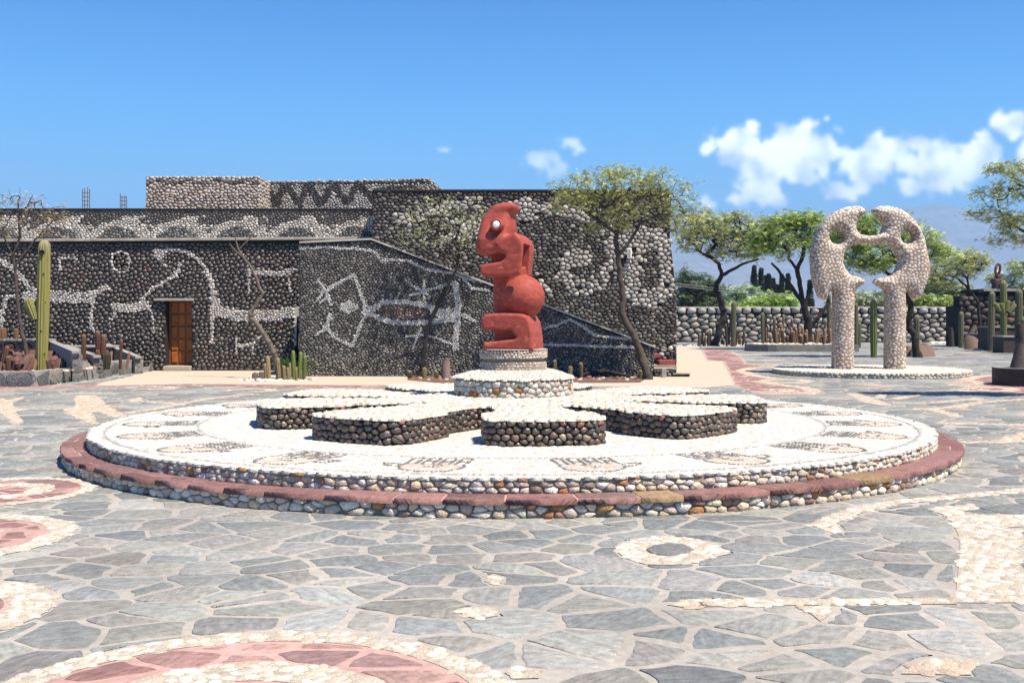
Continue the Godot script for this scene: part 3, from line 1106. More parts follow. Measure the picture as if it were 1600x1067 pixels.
	while z < R1:
		var x := -R1 + (sz * 0.5 if row % 2 else 0.0)
		while x < R1:
			var p := Vector2(x + rf(-0.26, 0.26) * sz, z + rf(-0.22, 0.22) * sz)
			x += sz
			var r := p.length()
			if r > R1 - 0.03 or r < 0.95: continue
			if absf(r - 4.12) < 0.03 or absf(r - 5.2) < 0.03: continue
			var w := p + Vector2(0, CZ)
			var skip := false
			var inpalm := false
			if r > 4.0:
				var th := atan2(p.x, p.y)
				var k := posmod(int(round((rad_to_deg(th) + 9.0) / 18.0)), 20)
				var hd: Array = hands[k]
				var q := Vector2((w - hd[0]).dot(hd[1]), (w - hd[0]).dot(hd[2]))
				for l in lines:
					if near_line(q, l) < 0.027:
						skip = true
						break
				inpalm = not skip and Vector2(q.x / 0.29, (q.y + 0.18) / 0.27).length() < 1.0
			if skip: continue
			(pink if inpalm else where).append(w)
		z += sz * 0.82
		row += 1
	var by_near := func(p, q): return p.length_squared() < q.length_squared()
	where.sort_custom(by_near)
	pink.sort_custom(by_near)
	scatter(top, where, Z1 - 0.004, sz, [Color(0.655, 0.63, 0.58), Color(0.63, 0.596, 0.538), Color(0.672, 0.655, 0.613), Color(0.605, 0.571, 0.504)], 200)
	scatter(top, pink, Z1 - 0.004, sz, [Color(0.605, 0.487, 0.395), Color(0.588, 0.521, 0.445), Color(0.571, 0.437, 0.353)], 30)


func star() -> void:
	var t := thing("star_plinth", "star-shaped low plinth of dark cobbles with nine arms and a white stone top", "plinth")
	var body := circle(Vector2.ZERO, 1.25, 60)
	var angs := [7.0, 47.5, 88.0, 128.0, 168.0, -32.0, -74.0, -113.0, -153.0]
	for k in angs.size():
		var th: float = deg_to_rad(angs[k])
		var f := Vector2(sin(th), cos(th))
		var s := Vector2(cos(th), -sin(th))
		var tip: float = [3.17, 3.2, 3.36, 3.4, 3.4, 3.38, 3.36, 3.4, 3.4][k]
		var pl := PackedVector2Array()
		for q in [[0.6, -0.40], [1.8, -0.40], [2.2, -0.43], [2.36, -0.62], [tip - 0.25, -0.66], [tip - 0.02, -0.6], [tip, -0.3], [tip + 0.02, 0.0], [tip, 0.3], [tip - 0.02, 0.6], [tip - 0.25, 0.66], [2.36, 0.62], [2.2, 0.43], [1.8, 0.40], [0.6, 0.40]]:
			pl.append(f * q[0] + s * q[1])
		body = Geometry2D.merge_polygons(body, pl)[0]
	body = Geometry2D.offset_polygon(body, 0.07, Geometry2D.JOIN_ROUND)[0]
	body = Geometry2D.offset_polygon(body, -0.23, Geometry2D.JOIN_ROUND)[0]
	body = Geometry2D.offset_polygon(body, 0.16, Geometry2D.JOIN_ROUND)[0]
	# equal steps along the outline, increasing angle = counter-clockwise seen from above with z towards the viewer
	var per := 0.0
	for k in body.size(): per += body[k].distance_to(body[(k + 1) % body.size()])
	var n := int(per / 0.05)
	var st := per / n
	var pts := PackedVector2Array()
	var acc := 0.0
	var want := 0.0
	for k in body.size():
		var a := body[k]
		var b := body[(k + 1) % body.size()]
		var l := a.distance_to(b)
		while want < acc + l and pts.size() < n:
			pts.append(a.lerp(b, (want - acc) / maxf(l, 1e-6)))
			want += st
		acc += l
	var ar := 0.0
	for k in n: ar += pts[k].cross(pts[(k + 1) % n])
	if ar > 0.0: pts.reverse()
	var nor := PackedVector2Array()
	for k in n:
		var tg := (pts[(k + 2) % n] - pts[(k + n - 2) % n]).normalized()
		nor.append(Vector2(-tg.y, tg.x))
	for k in n: pts[k] += Vector2(0, CZ)
	# outward check at the front-most point
	var front := 0
	for k in n:
		if pts[k].y > pts[front].y: front = k
	if nor[front].y < 0.0:
		for k in n: nor[k] = -nor[k]
	var hgt := 0.285
	var core := Buf.new()
	var inner := Geometry2D.offset_polygon(pts, -0.02, Geometry2D.JOIN_ROUND)
	core.prism(inner[0], Z1 - 0.01, Z1 + hgt - 0.02)
	var side := part("plinth_wall", core.mesh(), M.darkmortar, t)
	var s := PathSurf.new()
	s.pts = pts
	s.nor = nor
	s.step = st
	s.o = Vector3(0, Z1 - 0.005, 0)
	var list := []
	var cols := [Color(0.0714, 0.0527, 0.0425), Color(0.0524, 0.0408, 0.0342), Color(0.0904, 0.0638, 0.0486), Color(0.114, 0.0782, 0.0562), Color(0.0619, 0.051, 0.044), Color(0.0952, 0.0595, 0.044)]
	for c in cells(0, per, 0.0, hgt - 0.015, 0.09, 0.07, 0.4, 0.06):
		var col: Color = pick(cols)
		if rng.randf() < 0.06: col = Color(0.24, 0.19, 0.15)
		if c[0].y > hgt - 0.08 and rng.randf() < 0.12: col = Color(0.26, 0.10, 0.075)
		list.append({"s": s, "poly": rounded(c[1], c[0], 0.0035), "c": c[0], "h": rf(0.018, 0.034), "flat": 0.74, "col": vary(Color(col.r * 1.35, col.g * 1.35, col.b * 1.35), 0.25, 0.05)})
	emit(side, "cobble", "cobbles", list, M.dark_stone, 290)
	var grow := Geometry2D.offset_polygon(pts, 0.028, Geometry2D.JOIN_ROUND)[0]
	var tb := Buf.new()
	tb.sheet(Geometry2D.offset_polygon(pts, 0.0, Geometry2D.JOIN_ROUND)[0], Z1 + hgt - 0.012)
	var top := part("plinth_top", tb.mesh(), M.topmortar, t)
	var hs := ground_surf(Z1 + hgt - 0.012)
	hs.mid = Vector2(0, CZ)
	hs.r0 = 0.82
	hs.rw = 0.75
	hs.rise = 0.05
	var gu := PackedVector2Array()
	for p in grow: gu.append(Vector2(p.x, -p.y))
	list = []
	for c in cells(-3.6, 3.6, -CZ - 3.6, -CZ + 3.6, 0.115, 0.105, 0.36, 0.0):
		var q: Vector2 = c[0]
		if Vector2(q.x, q.y + CZ).length() < 0.76: continue
		var cross := Geometry2D.intersect_polygons(c[1], gu)
		if cross.is_empty(): continue
		var w := ccw(cross[0])
		var m := Vector2.ZERO
		var area := 0.0
		for j in w.size():
			m += w[j]
			area += w[j].cross(w[(j + 1) % w.size()])
		m /= w.size()
		if area < 0.006: continue
		list.append({"s": hs, "poly": rounded(w, m, 0.0025, 0.2), "c": m, "h": rf(0.014, 0.026), "flat": 0.78, "sink": 0.5, "col": vary(pick([Color(0.613, 0.58, 0.504), Color(0.655, 0.622, 0.563), Color(0.571, 0.521, 0.437), Color(0.622, 0.571, 0.487)]), 0.1, 0.03)})
	emit(top, "top_stone", "top_stones", list, M.stone, 280)


func pedestal() -> void:
	var t := thing("drum_pedestal", "round pedestal of pale cobbles in two steps under the red figure", "pedestal")
	var y0 := Z1 + 0.285
	var core := Buf.new()
	core.lathe([Vector2(0.8, y0 - 0.1), Vector2(0.8, 0.83), Vector2(0.76, 0.885), Vector2(0.63, 0.935), Vector2(0.4, 0.945)], 72, Color.WHITE, 0, 0, Vector3(0.02, 0, CZ))
	var low := part("lower_drum", core.mesh(), M.midmortar, t)
	core = Buf.new()
	core.lathe([Vector2(0.45, 0.85), Vector2(0.45, 1.09), Vector2(0.428, 1.091), Vector2(0.428, 1.128), Vector2(0.455, 1.129), Vector2(0.46, 1.245), Vector2(0.001, 1.25)], 72, Color.WHITE, 0, 0, Vector3(0.02, 0, CZ))
	var up := part("upper_drum", core.mesh(), M.midmortar, t)
	var cols := [Color(0.62, 0.58, 0.5), Color(0.7, 0.67, 0.6), Color(0.55, 0.5, 0.42), Color(0.66, 0.61, 0.5), Color(0.52, 0.46, 0.4)]
	var s := RingSurf.new()
	s.r = 0.8
	s.o = Vector3(0.02, 0, CZ)
	var list := []
	for c in cells(-PI * 0.8, PI * 0.8, y0 - 0.02, 0.845, 0.092, 0.078, 0.38, 0.06):
		var col: Color = pick(cols)
		if rng.randf() < 0.035: col = Color(0.42, 0.2, 0.06)
		list.append({"s": s, "poly": rounded(c[1], c[0], 0.0035, 0.18), "c": c[0], "h": rf(0.012, 0.024), "flat": 0.82, "col": vary(col, 0.15, 0.04)})
	emit(low, "stone", "stones", list, M.stone, 60)
	var hs := ground_surf(0.868)
	hs.mid = Vector2(0.02, CZ)
	hs.r0 = 0.5
	hs.rw = 0.4
	hs.rise = 0.10
	list = []
	for c in cells(-0.86, 0.9, -CZ - 0.88, -CZ + 0.88, 0.055, 0.05, 0.36):
		var r := Vector2(c[0].x - 0.02, c[0].y + CZ).length()
		if r > 0.825 or r < 0.44: continue
		list.append({"s": hs, "poly": rounded(c[1], c[0], 0.002), "c": c[0], "h": rf(0.010, 0.018), "sink": 1.0, "col": vary(Color(0.605, 0.563, 0.504), 0.12, 0.04)})
	emit(low, "top_stone", "top_stones", list, M.stone, 40)
	for band in [[0.44, 0.93, 1.09], [0.452, 1.13, 1.245]]:
		s = RingSurf.new()
		s.r = band[0]
		s.o = Vector3(0.02, 0, CZ)
		list = []
		for c in cells(-PI * s.r, PI * s.r, band[1], band[2], 0.046, 0.04, 0.38):
			list.append({"s": s, "poly": rounded(c[1], c[0], 0.003), "c": c[0], "h": rf(0.008, 0.018), "col": vary(pick([Color(0.68, 0.57, 0.48), Color(0.74, 0.65, 0.57), Color(0.58, 0.45, 0.37)]), 0.16, 0.05)})
		emit(up, "pebble", "pebbles", list, M.stone, 0)
	var tb := Buf.new()
	tb.lathe([Vector2(0.445, 1.243), Vector2(0.466, 1.245), Vector2(0.47, 1.252), Vector2(0.46, 1.258), Vector2(0.001, 1.26)], 72, Color.WHITE, 0, 0, Vector3(0.02, 0, CZ))
	part("drum_cap", tb.mesh(), M.whitemortar, t)


# ---------------------------------------------------------------- shapes from distance fields
func sd_poly(p: Vector2, v: PackedVector2Array) -> float:
	var d := 1e9
	var s := 1.0
	var n := v.size()
	var b := v[n - 1]
	for k in n:
		var a := v[k]
		var e := b - a
		var w := p - a
		var t := clampf(w.dot(e) / e.length_squared(), 0.0, 1.0)
		d = minf(d, (w - e * t).length_squared())
		var c1 := p.y >= a.y
		var c2 := p.y < b.y
		var c3 := e.x * w.y > e.y * w.x
		if (c1 and c2 and c3) or (not c1 and not c2 and not c3): s = -s
		b = a
	return s * sqrt(d)

func field2d(poly: PackedVector2Array, nx: int, ny: int, org: Vector3, cell: float) -> PackedFloat32Array:
	var f := PackedFloat32Array()
	f.resize(nx * ny)
	for y in ny:
		for x in nx:
			f[y * nx + x] = sd_poly(Vector2(org.x + x * cell, org.y + y * cell), poly)
	return f

func smin(a: float, b: float, k: float) -> float:
	var h := maxf(k - absf(a - b), 0.0) / k
	return minf(a, b) - h * h * k * 0.25

func extr(d: float, z: float, hz: float, r: float) -> float:
	var qx := d + r
	var qy := absf(z) - hz + r
	return minf(maxf(qx, qy), 0.0) + Vector2(maxf(qx, 0.0), maxf(qy, 0.0)).length() - r

func nets(g: PackedFloat32Array, nx: int, ny: int, nz: int, org: Vector3, cell: float) -> Buf:
	var b := Buf.new()
	var id := PackedInt32Array()
	id.resize(nx * ny * nz)
	id.fill(-1)
	var sy := nx
	var sz := nx * ny
	for z in nz - 1:
		for y in ny - 1:
			var at := z * sz + y * sy
			for x in nx - 1:
				var k := at + x
				var a0 := g[k]
				var a1 := g[k + 1]
				var a2 := g[k + sy]
				var a3 := g[k + sy + 1]
				var b0 := g[k + sz]
				var b1 := g[k + sz + 1]
				var b2 := g[k + sz + sy]
				var b3 := g[k + sz + sy + 1]
				var neg := int(a0 < 0) + int(a1 < 0) + int(a2 < 0) + int(a3 < 0) + int(b0 < 0) + int(b1 < 0) + int(b2 < 0) + int(b3 < 0)
				if neg == 0 or neg == 8: continue
				var s := Vector3.ZERO
				var c := 0
				if (a0 < 0) != (a1 < 0): s += Vector3(a0 / (a0 - a1), 0, 0); c += 1
				if (a2 < 0) != (a3 < 0): s += Vector3(a2 / (a2 - a3), 1, 0); c += 1
				if (b0 < 0) != (b1 < 0): s += Vector3(b0 / (b0 - b1), 0, 1); c += 1
				if (b2 < 0) != (b3 < 0): s += Vector3(b2 / (b2 - b3), 1, 1); c += 1
				if (a0 < 0) != (a2 < 0): s += Vector3(0, a0 / (a0 - a2), 0); c += 1
				if (a1 < 0) != (a3 < 0): s += Vector3(1, a1 / (a1 - a3), 0); c += 1
				if (b0 < 0) != (b2 < 0): s += Vector3(0, b0 / (b0 - b2), 1); c += 1
				if (b1 < 0) != (b3 < 0): s += Vector3(1, b1 / (b1 - b3), 1); c += 1
				if (a0 < 0) != (b0 < 0): s += Vector3(0, 0, a0 / (a0 - b0)); c += 1
				if (a1 < 0) != (b1 < 0): s += Vector3(1, 0, a1 / (a1 - b1)); c += 1
				if (a2 < 0) != (b2 < 0): s += Vector3(0, 1, a2 / (a2 - b2)); c += 1
				if (a3 < 0) != (b3 < 0): s += Vector3(1, 1, a3 / (a3 - b3)); c += 1
				id[k] = b.v.size()
				b.v.append(org + (Vector3(x, y, z) + s / c) * cell)
				b.n.append(Vector3(a1 + a3 + b1 + b3 - a0 - a2 - b0 - b2, a2 + a3 + b2 + b3 - a0 - a1 - b0 - b1, b0 + b1 + b2 + b3 - a0 - a1 - a2 - a3).normalized())
	for z in range(1, nz - 1):
		for y in range(1, ny - 1):
			for x in range(1, nx - 1):
				var k := z * sz + y * sy + x
				var s0 := g[k] < 0.0
				for ax in 3:
					var e: int = [1, sy, sz][ax]
					if s0 == (g[k + e] < 0.0): continue
					var u: int = [sy, sz, 1][ax]
					var w: int = [sz, 1, sy][ax]
					var q0 := id[k - u - w]
					var q1 := id[k - w]
					var q2 := id[k]
					var q3 := id[k - u]
					if q0 < 0 or q1 < 0 or q2 < 0 or q3 < 0: continue
					if s0: b.i.append_array([q0, q2, q1, q0, q3, q2])
					else: b.i.append_array([q0, q1, q2, q0, q2, q3])
	return b


func red_figure() -> void:
	var yaw := deg_to_rad(13.0)
	var base := 1.255
	var t := thing("red_figure", "tall red painted totem figure with crested head, round back and folded legs", "sculpture", Vector3(0.012, base, CZ))
	t.rotation.y = -yaw
	var loc := func(a: Array, ox: float, oy: float, zn: float) -> PackedVector2Array:
		var r := PackedVector2Array()
		var s := (14.3 - zn) / FOC
		for k in range(0, a.size(), 2):
			var px: float = ox + a[k] / 7.62
			var py: float = oy + a[k + 1] / 7.62
			r.append(Vector2(((px - 801.0) * s + zn * sin(yaw)) / cos(yaw), EYE + (HOR - py) * s - base))
		return r
	var crest := PackedVector2Array()
	for q in [[[574, 106, 535, 97, 480, 95, 400, 104, 325, 130], 0.03], [[250, 185, 192, 250], 0.12], [[150, 330], 0.2], [[122, 420, 108, 520, 106, 620, 118, 692, 180, 716, 270, 710, 430, 690], 0.27], [[560, 690, 570, 560, 572, 470, 577, 395, 566, 300], -0.13], [[556, 240], -0.07], [[574, 200, 599, 165, 596, 128], 0.0]]:
		crest.append_array(loc.call(q[0], 730.0, 305.0, q[1]))
	var jaw: PackedVector2Array = loc.call([330, 560, 430, 505, 556, 434, 632, 506, 664, 572, 662, 660, 647, 800, 634, 945, 560, 966, 400, 970, 260, 972, 170, 962, 140, 925, 133, 855, 150, 822, 220, 812, 300, 800, 390, 786, 432, 752, 446, 720, 430, 690, 380, 660], 730.0, 305.0, 0.37)
	var throat: PackedVector2Array = loc.call([272, 660, 500, 660, 500, 850, 272, 850], 730.0, 305.0, 0.20)
	var legs: PackedVector2Array = loc.call([150, 610, 152, 548, 200, 504, 300, 492, 450, 489, 620, 495, 700, 523, 742, 600, 765, 720, 775, 850, 778, 935, 180, 935, 172, 880, 190, 838, 350, 824, 540, 800, 575, 780, 545, 742, 520, 694, 310, 692, 165, 696], 730.0, 425.0, 0.37)
	var calf: PackedVector2Array = loc.call([310, 620, 640, 620, 640, 900, 310, 900], 730.0, 425.0, 0.22)
	var post: PackedVector2Array = loc.call([285, -60, 640, -60, 640, 560, 292, 560], 730.0, 425.0, 0.17)
	var ballc: PackedVector2Array = loc.call([655, 300], 730.0, 425.0, 0.0)
	var slot: PackedVector2Array = loc.call([300, 578, 900, 578, 900, 1010, 300, 1010], 730.0, 305.0, 0.34)
	var cell := 0.017
	var org := Vector3(-0.62, -0.06, -0.48)
	var nx := 72
	var ny := 130
	var nz := 57
	var fs := []
	for q in [crest, jaw, throat, legs, calf, post, slot]: fs.append(field2d(q, nx, ny, org, cell))
	var f0: PackedFloat32Array = fs[0]
	var f1: PackedFloat32Array = fs[1]
	var f2: PackedFloat32Array = fs[2]
	var f3: PackedFloat32Array = fs[3]
	var f4: PackedFloat32Array = fs[4]
	var f5: PackedFloat32Array = fs[5]
	var f6: PackedFloat32Array = fs[6]
	var eye_at: PackedVector2Array = loc.call([340, 375], 730.0, 305.0, 0.30)
	var g := PackedFloat32Array()
	g.resize(nx * ny * nz)
	for z in nz:
		var pz := org.z + z * cell
		for y in ny:
			var py := org.y + y * cell
			for x in nx:
				var k := y * nx + x
				var px := org.x + x * cell
				var d := extr(f1[k], pz, 0.37, 0.04)
				if f6[k] < 0.2: d = maxf(d, -extr(f6[k], pz - 0.125, 0.195, 0.015))
				# the head narrows towards the crest
				var hz := lerpf(0.36, 0.235, clampf((py - 1.48) / 0.36, 0.0, 1.0))
				d = smin(d, extr(f0[k], pz, hz, 0.09), 0.05)
				d = smin(d, extr(f2[k], pz, 0.17, 0.03), 0.006)
				d = smin(d, extr(f3[k], pz, 0.37, 0.036), 0.006)
				d = smin(d, extr(f4[k], pz, 0.22, 0.03), 0.006)
				d = smin(d, extr(f5[k], pz, 0.17, 0.10), 0.008)
				d = smin(d, Vector3(px - ballc[0].x, py - ballc[0].y, pz).length() - 0.305, 0.008)
				# hollow round the eye
				var ex := px - eye_at[0].x
				var ey := py - eye_at[0].y
				d = -smin(-d, Vector3(ex, ey * 0.9, absf(pz) - 0.36).length() - 0.105, 0.04)
				g[z * nx * ny + k] = d
	part("body", nets(g, nx, ny, nz, org, cell).mesh(), M.plaster, t)
	var e2: PackedVector2Array = loc.call([347, 345], 730.0, 305.0, 0.36)
	for s in [1.0, -1.0]:
		var eb := Buf.new()
		eb.lathe([Vector2(0.084, -0.2), Vector2(0.083, -0.016), Vector2(0.076, 0.0), Vector2(0.060, 0.006), Vector2(0.051, -0.004), Vector2(0.001, -0.004)], 28)
		var e := part("eye", eb.mesh(), M.plaster, t, Vector3(e2[0].x, e2[0].y, s * 0.39))
		e.rotation.x = s * PI / 2
		var ib := Buf.new()
		ib.lathe([Vector2(0.048, -0.004), Vector2(0.046, 0.004), Vector2(0.027, 0.010), Vector2(0.001, 0.012)], 24)
		part("iris", ib.mesh(), M.white, e)


func arch() -> void:
	var d0 := 32.0
	var mid := P(1359, 500, d0)
	var base := 0.16
	var t := thing("stone_arch", "pale pebble-covered arch of two profile heads on two legs", "sculpture", Vector3(mid.x, base, -d0))
	var src := [187, 1010, 190, 800, 191, 540, 186, 534, 175, 531, 164, 538, 156, 578, 135, 586, 106, 566, 80, 500, 65, 430, 60, 350, 68, 280, 85, 220, 110, 165, 150, 115, 200, 75, 260, 50, 320, 43, 355, 50, 373, 72, 365, 95, 335, 120, 320, 150, 320, 180, 342, 206, 380, 213, 428, 212, 468, 192, 480, 160, 468, 128, 440, 105, 419, 85, 421, 60, 450, 45, 500, 43, 560, 55, 612, 85, 652, 122, 686, 172, 710, 230, 726, 300, 739, 370, 739, 430, 726, 480, 702, 540, 680, 574, 655, 581, 637, 560, 626, 540, 612, 529, 603, 545, 604, 800, 607, 1010, 488, 1010, 490, 800, 492, 540, 470, 515, 440, 500, 424, 480, 440, 460, 480, 453, 522, 440, 552, 410, 567, 370, 562, 330, 540, 292, 500, 270, 440, 262, 380, 262, 310, 267, 272, 284, 250, 320, 244, 370, 258, 410, 290, 440, 340, 452, 370, 470, 365, 490, 330, 515, 310, 540, 307, 800, 307, 1010]
	var loc := func(a: Array) -> PackedVector2Array:
		var r := PackedVector2Array()
		for k in range(0, a.size(), 2):
			var w := P(1250 + a[k] / 3.677, 310 + a[k + 1] / 3.677, d0)
			r.append(Vector2(w.x - mid.x, w.y - base))
		return r
	var outline: PackedVector2Array = loc.call(src)
	var h1: PackedVector2Array = loc.call([205, 222])
	var h2: PackedVector2Array = loc.call([611, 222])
	var cell := 0.055
	var org := Vector3(-2.0, -0.2, -0.5)
	var nx := 74
	var ny := 100
	var nz := 19
	var f := field2d(outline, nx, ny, org, cell)
	for y in ny:
		for x in nx:
			var p := Vector2(org.x + x * cell, org.y + y * cell)
			var k := y * nx + x
			f[k] = -smin(-f[k], p.distance_to(h1[0]) - 0.21, 0.06)
			f[k] = -smin(-f[k], p.distance_to(h2[0]) - 0.2, 0.06)
	var g := PackedFloat32Array()
	g.resize(nx * ny * nz)
	for z in nz:
		for k in nx * ny:
			g[z * nx * ny + k] = extr(f[k] + 0.012, org.z + z * cell, 0.36, 0.27)
	var body := nets(g, nx, ny, nz, org, cell)
	var core := part("arch_body", body.mesh(), M.brownmortar, t)
	# pebbles spread evenly over the surface
	var order := range(body.v.size())
	for k in range(order.size() - 1, 0, -1):
		var j := rng.randi() % (k + 1)
		var s: int = order[k]
		order[k] = order[j]
		order[j] = s
	# candidates: face points as well as vertices
	var cand := []
	for k in order: cand.append([body.v[k], body.n[k]])
	for k in range(0, body.i.size(), 3):
		var w := Vector3(rng.randf() + 0.1, rng.randf() + 0.1, rng.randf() + 0.1)
		w /= w.x + w.y + w.z
		cand.append([body.v[body.i[k]] * w.x + body.v[body.i[k + 1]] * w.y + body.v[body.i[k + 2]] * w.z, (body.n[body.i[k]] * w.x + body.n[body.i[k + 1]] * w.y + body.n[body.i[k + 2]] * w.z).normalized()])
	var md := 0.08
	var cellmap := {}
	var sets: Array = [[], [], [], [], []]
	for q in cand:
		var key := Vector3i((q[0] / md).floor())
		var ok := true
		for dx in [-1, 0, 1]:
			for dy in [-1, 0, 1]:
				for dz in [-1, 0, 1]:
					var o = cellmap.get(key + Vector3i(dx, dy, dz))
					if o != null:
						for w in o:
							if w.distance_squared_to(q[0]) < md * md: ok = false
		if not ok: continue
		if not cellmap.has(key): cellmap[key] = []
		cellmap[key].append(q[0])
		var n: Vector3 = q[1]
		var sx := n.cross(Vector3(rf(-1, 1), rf(-0.4, 0.4), rf(-1, 1))).normalized()
		var sz := sx.cross(n).normalized()
		var sc := rf(0.05, 0.06)
		var bs := Basis(sx * sc * rf(1.0, 1.2), n * sc * rf(0.36, 0.52), sz * sc * rf(1.05, 1.3))
		sets[rng.randi() % 5].append([Transform3D(bs, q[0] - n * 0.006), vary(pick([Color(0.68, 0.62, 0.53), Color(0.74, 0.69, 0.61), Color(0.64, 0.56, 0.47), Color(0.70, 0.65, 0.58), Color(0.58, 0.48, 0.4)]), 0.15, 0.04)])
	for k in 5: copies(core, "pebbles", sets[k], pebble_meshes[k].mesh(), M.pebble)
	# its round base
	var bt := thing("arch_base", "low round white stone base under the pebble arch", "base", Vector3(10.95, 0, -31.95))
	var cb := Buf.new()
	cb.lathe([Vector2(2.86, -0.02), Vector2(2.86, 0.1), Vector2(2.8, 0.155), Vector2(0.001, 0.16)], 90)
	var cm := part("base_core", cb.mesh(), M.whitemortar, bt)
	var s := RingSurf.new()
	s.r = 2.86
	var list := []
	for c in cells(-PI * s.r, PI * s.r, 0.0, 0.155, 0.14, 0.078, 0.33):
		list.append({"s": s, "poly": rounded(c[1], c[0], 0.006), "c": c[0], "h": rf(0.02, 0.05), "col": vary(Color(0.62, 0.57, 0.49), 0.22, 0.04)})
	var holder := list
	for q in holder: q.s = s
	emit(cm, "stones", "stones", list, M.stone, 0)
	var top := []
	for c in cells(-2.9, 2.9, -2.9, 2.9, 0.12, 0.12, 0.38):
		if c[0].length() > 2.88: continue
		var p := Vector3(c[0].x, 0.157, -c[0].y)
		var sc := rf(0.05, 0.066)
		top.append([Transform3D(Basis(Vector3.UP, rf(0, TAU)).scaled_local(Vector3(sc * 1.2, sc * 0.4, sc)), p), vary(pick([Color(0.72, 0.68, 0.6), Color(0.7, 0.6, 0.5), Color(0.66, 0.54, 0.45)]), 0.1)])
	copies(cm, "top_pebbles", top, pebble_meshes[3].mesh(), M.pebble)


# ---------------------------------------------------------------- the building
const DK := [Color(0.0656, 0.0555, 0.0488), Color(0.0464, 0.0413, 0.0379), Color(0.0889, 0.0713, 0.0604), Color(0.116, 0.0975, 0.0815), Color(0.058, 0.0525, 0.051)]
const MD := [Color(0.151, 0.144, 0.133), Color(0.106, 0.102, 0.0957), Color(0.212, 0.2, 0.184), Color(0.277, 0.264, 0.239), Color(0.0816, 0.0784, 0.0745)]
const LT := [Color(0.66, 0.61, 0.54), Color(0.74, 0.7, 0.64), Color(0.58, 0.53, 0.46), Color(0.70, 0.65, 0.58)]

func wall_surf(d: float) -> Surf:
	var s := Surf.new()
	s.o = Vector3(0, 0, -d)
	return s

func clad(parent: Node, d: float, box_px: Array, cu: float, cv: float, paint: Callable, hh: Array, m: Material, single := 0, gap := 0.008, marks := [], ink := [], fine := 0.6) -> void:
	# cobbles over a wall that faces the square; paint(px, py) gives a stone's colour, alpha 0 where there is no wall
	var a := P(box_px[0], box_px[3], d)
	var b := P(box_px[1], box_px[2], d)
	var s := wall_surf(d)
	var k := FOC / d
	var list := []
	for c in cells(a.x, b.x, maxf(a.y, 0.0), b.y, cu, cv, 0.43, 0.07):
		var px := Vector2(800.0 + c[0].x * k, HOR - (c[0].y - EYE) * k)
		if marks.size() and on_lines(px, marks, 0.85): continue
		var col: Color = paint.call(px.x, px.y)
		if col.a <= 0.0: continue
		list.append({"s": s, "poly": rounded(c[1], c[0], gap, rf(0.14, 0.26)), "c": c[0], "h": rf(hh[0], hh[1]), "flat": rf(0.66, 0.82), "sink": 0.2, "col": vary(col, 0.24, 0.04)})
	if marks.size() and fine < 1.0:   # a bed of pale mortar under the drawings
		var bed := Buf.new()
		var lift := 0.004
		for q in marks:
			for w in Geometry2D.offset_polyline(q[1], q[0] * 0.9, Geometry2D.JOIN_ROUND, Geometry2D.END_ROUND):
				var pl := PackedVector2Array()
				for v in w: pl.append(Vector2((v.x - 800.0) / k, EYE + (HOR - v.y) / k))
				var tr := Geometry2D.triangulate_polygon(pl)
				for j in range(0, tr.size(), 3):
					bed.tri(Vector3(pl[tr[j]].x, pl[tr[j]].y, lift - d), Vector3(pl[tr[j + 1]].x, pl[tr[j + 1]].y, lift - d), Vector3(pl[tr[j + 2]].x, pl[tr[j + 2]].y, lift - d))
			lift += 0.0003
		for j in bed.n.size(): bed.n[j] = Vector3.BACK
		part("drawing_mortar", bed.mesh(), M.inkmortar, parent)
	if marks.size():   # the drawings are laid in smaller white stones
		for c in cells(a.x, b.x, maxf(a.y, 0.0), b.y, cu * fine, cv * fine, 0.46, 0.05, func(u, v): return on_lines(Vector2(800.0 + u * k, HOR - (v - EYE) * k), marks)):
			var px := Vector2(800.0 + c[0].x * k, HOR - (c[0].y - EYE) * k)
			var col: Color = paint.call(px.x, px.y)
			if col.a <= 0.0 or rng.randf() < 0.04: continue
			list.append({"s": s, "poly": rounded(c[1], c[0], gap * 0.6, 0.23), "c": c[0], "h": hh[1] * rf(0.95, 1.25), "flat": 0.74, "sink": 0.2, "col": vary(pick(ink) if rng.randf() < 0.95 else pick(MD), 0.2, 0.05)})
	emit(parent, "cobble", "cobbles", list, m, single)

func lines_of(a: Array, ox: float, oy: float, s: float) -> Array:
	# rows of [width, x, y, x, y ...] in pixels of an enlarged view
	var r := []
	for q in a:
		var l := PackedVector2Array()
		for k in range(1, q.size(), 2): l.append(Vector2(ox + q[k] / s, oy + q[k + 1] / s))
		var bb := Rect2(l[0], Vector2.ZERO)
		for p in l: bb = bb.expand(p)
		r.append([q[0] / s * 0.5, l, bb.grow(q[0] / s)])
	return r

func on_lines(p: Vector2, ls: Array, wob := 1.0) -> bool:
	for q in ls:
		if q[2].has_point(p) and near_line(p, q[1]) < q[0] * wob: return true
	return false


func wbox(px0: float, px1: float, y0: float, y1: float, d: float, thick: float, b: Buf) -> void:
	var x0 := (px0 - 800.0) / FOC * d
	var x1 := (px1 - 800.0) / FOC * d
	b.box(Vector3(x0, y0, -d - thick), Vector3(x1, y1, -d))

func hy(py: float, d: float) -> float: return EYE + (HOR - py) / FOC * d


